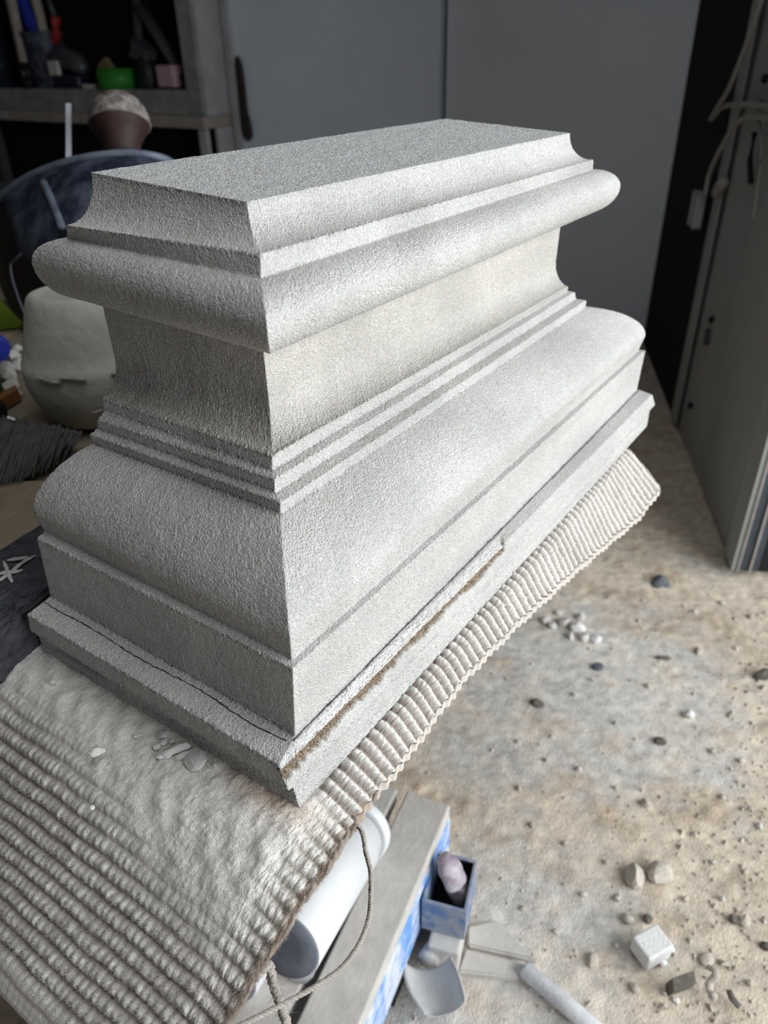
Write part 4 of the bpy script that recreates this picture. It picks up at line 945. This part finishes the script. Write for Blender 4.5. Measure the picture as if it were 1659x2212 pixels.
bxb('side_plate.002', 0, th, th, Wy - th, zb0, zb1, m_boxblue, sbx); bxb('side_plate.003', Wx - th, Wx, th, Wy - th, zb0, zb1, m_boxblue, sbx)
bxb('divider', Wx - .082, Wx - .079, th, Wy - th, zb0 + th, zb1 + .012, m_greytool, sbx)
ws0 = org + ex * (Wx - .040) + ey * .018; ws1 = org + ex * (Wx - .105) + ey * (Wy - .030)
wp = [atz(1002, 1958, zb1 - .050), atz(984, 1905, zb1 - .004), atz(956, 1846, zb1 + .030)]
tag(link('whetstone', tube_mesh('whetstone', smooth_path(wp, 16), .018, 14, taper=list(np.interp(np.arange(16), [0, 2, 5, 12, 15], [.009, .016, .0195, .0185, .009])), flat=.75, jit=.03), m_purple), 'pale purple rounded rubbing stone standing in the blue steel box', 'whetstone')
sbk = link('support_block', box_mesh('support_block', tuple(org + ex * (Wx * .58) + ey * (.028) + np.array([0, 0, .0245])), tuple(ex * Wx * .36), tuple(ey * .050), (0, 0, .0265), .004), m_plank)
tag(sbk, 'dust-coated stone block lying under the front of the blue steel box', 'block')
# scoop
sz = .03
scp = empty('dust_scoop', atz(935, 2190, .0), 'dust-covered metal scoop with upturned sides on the floor by the beam', 'scoop')
out_l = [(872, 2076), (876, 2110), (886, 2140), (902, 2168), (918, 2192)]; out_r = [(972, 2068), (984, 2090), (994, 2120), (1002, 2150), (1004, 2166)]
n = 16; L1 = smooth_path([atz(*q, .040) for q in out_l], n); R1 = smooth_path([atz(*q, .048) for q in out_r], n); V = []
for side in (0, 1):
    for i_ in range(n):
        for j in range(13):
            v_ = j / 12; q = L1[i_] * (1 - v_) + R1[i_] * v_; sag = .030 * (1 - abs(2 * v_ - 1) ** 2.6); q = q.copy(); q[2] -= sag * (1 - .35 * (i_ == n - 1)) - side * .003; V.append(q)
q1 = grid_quads(n, 13); q2 = q1[:, ::-1] + n * 13; ed = []
for lst in ([i_ * 13 for i_ in range(n)], [i_ * 13 + 12 for i_ in range(n)], list(range(13)), list(range((n - 1) * 13, n * 13))):
    for a, b in zip(lst[:-1], lst[1:]): ed.append([a, b, b + n * 13, a + n * 13])
bm = bmesh.new(); vv_ = [bm.verts.new(q) for q in V]
for q in np.concatenate([q1, q2, np.array(ed)]): bm.faces.new([vv_[k] for k in q])
bmesh.ops.recalc_face_normals(bm, faces=bm.faces[:]); child('blade', bm_mesh('blade', bm, True), m_scoop, scp)
child('rim', tube_mesh('rim', np.concatenate([L1, ]), .0022, 6), m_scoop, scp); child('rim.001', tube_mesh('rim', R1, .0022, 6), m_scoop, scp)
hq = [atz(922, 2078, .022), atz(935, 2050, .020), atz(946, 2030, .018)]
child('socket', tube_mesh('socket', smooth_path(hq, 8), .014, 12, taper=[.016, .016, .015, .014, .013, .012, .012, .012]), m_scoop, scp)
# low dusty boards right of the scoop
for k, (pp, zt, lb) in enumerate([([(1010, 2000), (1075, 1985), (1160, 2075), (1010, 2042)], .002, 'thin pale board under dust on the floor right of the blue box'), ([(1006, 2048), (1145, 2083), (1120, 2112), (988, 2098)], .005, 'second flat dusty board on the floor right of the scoop')]):
    bm = bmesh.new(); b1 = [bm.verts.new(atz(*q, zt)) for q in pp]; b0 = [bm.verts.new(atz(*q, zt) * [1, 1, 0] + [0, 0, -.012]) for q in pp]
    bm.faces.new(b1); bm.faces.new(b0[::-1])
    for j in range(4): bm.faces.new([b0[j], b0[(j + 1) % 4], b1[(j + 1) % 4], b1[j]])
    bmesh.ops.recalc_face_normals(bm, faces=bm.faces[:]); bmesh.ops.bevel(bm, geom=bm.edges[:], offset=.003, segments=2, affect='EDGES')
    tag(link('floor_board', bm_mesh('floor_board', bm), m_floor if False else m_plank), lb, 'board')
# grey round bar
ba, bb = atz(1131, 2092, .010), atz(1330, 2262, .010)
bar = empty('round_bar', tuple((ba + bb) / 2), 'grey round bar lying on the dusty floor at the front', 'bar')
child('shaft', tube_mesh('shaft', [ba, ba * .97 + bb * .03, (ba + bb) / 2, bb], .0125, 16, taper=[.0105, .0125, .0125, .0125]), m_greybar, bar)

# ---------------------------------------------------------------- chips and rubble on the floor
def chip(px, py, wpx, m, sq, label, group=None, seed=0, rot=0., sub=2, name='stone_chip', cat='stone'):
    c = atz(px, py + wpx * .25, -.010); D = float(R[2] @ (c - CAM)); r = wpx * .5 * D / F * 1.12
    c[2] = -.010
    return tag(link(name, rock_mesh(name, c, r, sq, sub, .3, seed, rot), m), label, cat, group)
chip(1370, 1886, 52, m_chip, (1.05, .85, .75), 'wedge-shaped tan stone, left one of the close pair on the floor', seed=11, rot=.5)
chip(1425, 1880, 54, m_chip, (1, .9, .8), 'faceted tan stone, right one of the close pair on the floor', seed=22, rot=-.3)
c = atz(1407, 2046, .012); wbk = box_mesh('white_offcut_block', c, tuple(np.array([.021, -.012, 0]) * 1.0), tuple(np.array([.010, .0165, 0])), (0, 0, .017), .003)
tag(link('white_offcut_block', wbk, m_chip_white), 'squared white stone offcut lying on the brown dust', 'stone')
chip(1448, 2049, 17, m_chip_white, (1, 1, .8), 'small white chip against the right side of the white offcut', seed=4)
chip(1430, 2078, 19, m_chip_white, (1, 1, .8), 'small white chip below the white offcut', seed=5)
chip(1424, 1252, 34, m_chip_blue, (1.2, .8, .6), 'dark blue-grey stone alone near the shadow of the white leaf', seed=6)
chip(1440, 1262, 18, m_chip_blue, (1, .8, .5), 'small blue-grey chip beside the bigger blue-grey stone', seed=7)
chip(1650, 1452, 46, m_chip_dark, (.6, 1.1, .6), 'dark brown wedge of stone at the right edge of the picture', seed=8, rot=.6)
chip(1160, 1516, 27, m_chip_dark, (.8, 1.1, .6), 'dark brown chip alone on the pale swept dust', seed=9)
chip(1292, 1438, 24, m_chip_blue, (1, 1, .6), 'grey-blue chip on the pale dust below the light chip cluster', seed=10)
chip(1487, 1540, 22, m_chip_white, (1, 1, .8), 'whitish chip on the boundary of pale dust and brown sand', seed=12)
chip(1432, 1416, 26, m_chip_dark, (.4, 1.3, .5), 'slim dark splinter of stone above the brown patch', seed=13, rot=.5)
chip(1510, 1402, 22, m_chip, (1.2, .6, .5), 'slim brownish splinter right of the dark splinter', seed=14)
chip(1425, 1597, 24, m_chip_dark, (.8, 1, .7), 'brown lump below the whitish boundary chip', seed=15)
chip(1393, 1733, 22, m_chip, (.9, 1, .9), 'upright tan lump alone above the close pair of stones', seed=16)
chip(1354, 1980, 24, m_chip, (1, 1, .8), 'rounded tan chip left of and above the white offcut', seed=17)
chip(1400, 1982, 22, m_chip_dark, (1, .9, .8), 'dark brown chip just above the white offcut', seed=18)
chip(1279, 2070, 30, m_chip, (1.1, .9, .7), 'tan chip left of the white offcut, above the grey bar', seed=19)
chip(1370, 2131, 24, m_chip, (.8, 1, .7), 'tan chip between the grey bar and the dark tilted tile', seed=20)
tl0 = atz(1470, 2125, .012); tile = box_mesh('tilted_tile', tl0, tuple(np.array([.013, -.012, .004])), tuple(np.array([.003, .004, .010])), tuple(np.array([-.004, -.003, .018])), .002)
tag(link('tilted_tile', tile, m_chip_dark), 'flat shard tilted on edge below the white offcut, its shadow painted dark brown', 'stone')  # dark colour takes in the shadow beside the shard
sh_ = smooth_path([atz(1527, 2088, .004), atz(1543, 2096, .012), atz(1546, 2108, .014), atz(1534, 2122, .008), atz(1533, 2140, .006), atz(1541, 2150, .010), atz(1535, 2158, .004)], 30)
tag(link('curled_shaving', tube_mesh('curled_shaving', sh_, .0055, 8, flat=.45, jit=.05), m_chip), 'wavy curled shaving on the floor right of the tilted shard', 'shaving')
sh_ = smooth_path([atz(1575, 2140, .003), atz(1583, 2158, .006), atz(1598, 2176, .004)], 12)
tag(link('curled_shaving', tube_mesh('curled_shaving', sh_, .005, 8, flat=.5, jit=.05), m_chip_dark), 'short curved brown shaving right of the wavy one', 'shaving')
chip(1585, 1983, 22, m_chip_dark, (1, 1, .8), 'dark lump of the tight pair near the right edge', seed=24)
chip(1606, 1988, 22, m_chip, (1, 1, .8), 'pale lump of the tight pair near the right edge', seed=25)
chip(1526, 2066, 30, m_chip, (1.2, .9, .5), 'flat tan chip above the wavy shaving', seed=26)
chip(1655, 2040, 26, m_chip_dark, (.8, 1, .8), 'dark chip cut by the right edge of the picture', seed=27)
chip(1460, 2160, 14, m_chip_white, (1, 1, .9), 'tiny white chip below the tilted shard', seed=28)
for k, (px, py, s) in enumerate([(1148, 2134, 17), (1192, 2180, 14), (1208, 2182, 14), (1228, 2194, 14), (1434, 2144, 14), (1622, 1745, 16), (1640, 1782, 18), (1310, 1860, 14), (1330, 1700, 14), (1250, 1660, 15), (1120, 1700, 14),
                                 (1180, 1640, 13), (1240, 1500, 15), (1330, 1560, 14), (1190, 1590, 12), (1120, 1600, 13), (1150, 1780, 15), (1220, 1820, 14), (1260, 1930, 16), (1130, 1960, 14), (1200, 2010, 15), (1330, 2040, 14),
                                 (1540, 1620, 16), (1580, 1540, 15), (1600, 1640, 14), (1560, 1720, 16), (1500, 1800, 15), (1540, 1860, 16), (1610, 1880, 18), (1480, 1940, 15), (1560, 1940, 14), (1620, 2120, 18), (1490, 2030, 14), (1500, 1320, 14), (1560, 1300, 14), (1620, 1330, 15), (1590, 1400, 14), (1380, 1340, 12), (1400, 1480, 14)]):
    chip(px, py, s, m_chip if k % 3 else m_plank, (1, .9, .75), 'small tan stone crumb scattered on the dusty floor', 'stone crumbs on the floor', seed=400 + k, rot=k, sub=1, name='stone_crumb')
for k, (px, py, s) in enumerate([(1178, 1338, 22), (1218, 1342, 28), (1247, 1352, 34), (1262, 1374, 24), (1192, 1350, 20), (1286, 1378, 24), (1254, 1330, 20), (1232, 1372, 20), (1205, 1322, 16)]):
    chip(px, py, s, m_chip_white if k in (2, 5) else m_plank, (1, .9, .8), 'largest white chip of the loose cluster by the carpet edge' if k == 2 else 'white chip at the right end of the loose cluster by the carpet edge' if k == 5 else 'pale grey stone chip in the loose cluster by the carpet edge', None if k in (2, 5) else 'pale chips by the carpet edge', seed=500 + k, rot=k, name='pale_chip')
# grit: thousands of grains nobody could count
ng = 5200
gx = rng.uniform(.0, 1.75, ng); gy = rng.uniform(-.56, .45, ng); dens = np.clip((-gy - .08) / .2, 0, 1) * .9 + .10; kp = rng.uniform(0, 1, ng) < dens
gx, gy = gx[kp], gy[kp]; ng = len(gx); gr_ = rng.gamma(2.0, .00085, ng) + .0010
zi = np.array([Z[min(np.searchsorted(fx, a), len(fx) - 1), min(np.searchsorted(fy, b), len(fy) - 1)] for a, b in zip(gx, gy)])
octv = np.array([[1, 0, 0], [0, 1, 0], [-1, 0, 0], [0, -1, 0], [0, 0, 1], [0, 0, -1]], float); octf = np.array([[0, 1, 4], [1, 2, 4], [2, 3, 4], [3, 0, 4], [1, 0, 5], [2, 1, 5], [3, 2, 5], [0, 3, 5]])
Vg = octv[None] * gr_[:, None, None] * rng.uniform(.55, 1.3, (ng, 6, 1)) + rng.normal(0, .25, (ng, 6, 3)) * gr_[:, None, None] + np.stack([gx, gy, zi + gr_ * .35], -1)[:, None]
Tg = octf[None] + (np.arange(ng) * 6)[:, None, None]
o = tag(link('floor_grit', mesh_np('floor_grit', Vg.reshape(-1, 3), Tg.reshape(-1, 3), False), m_chip), 'fine stone grit strewn over the dusty floor', 'grit', kind='stuff')
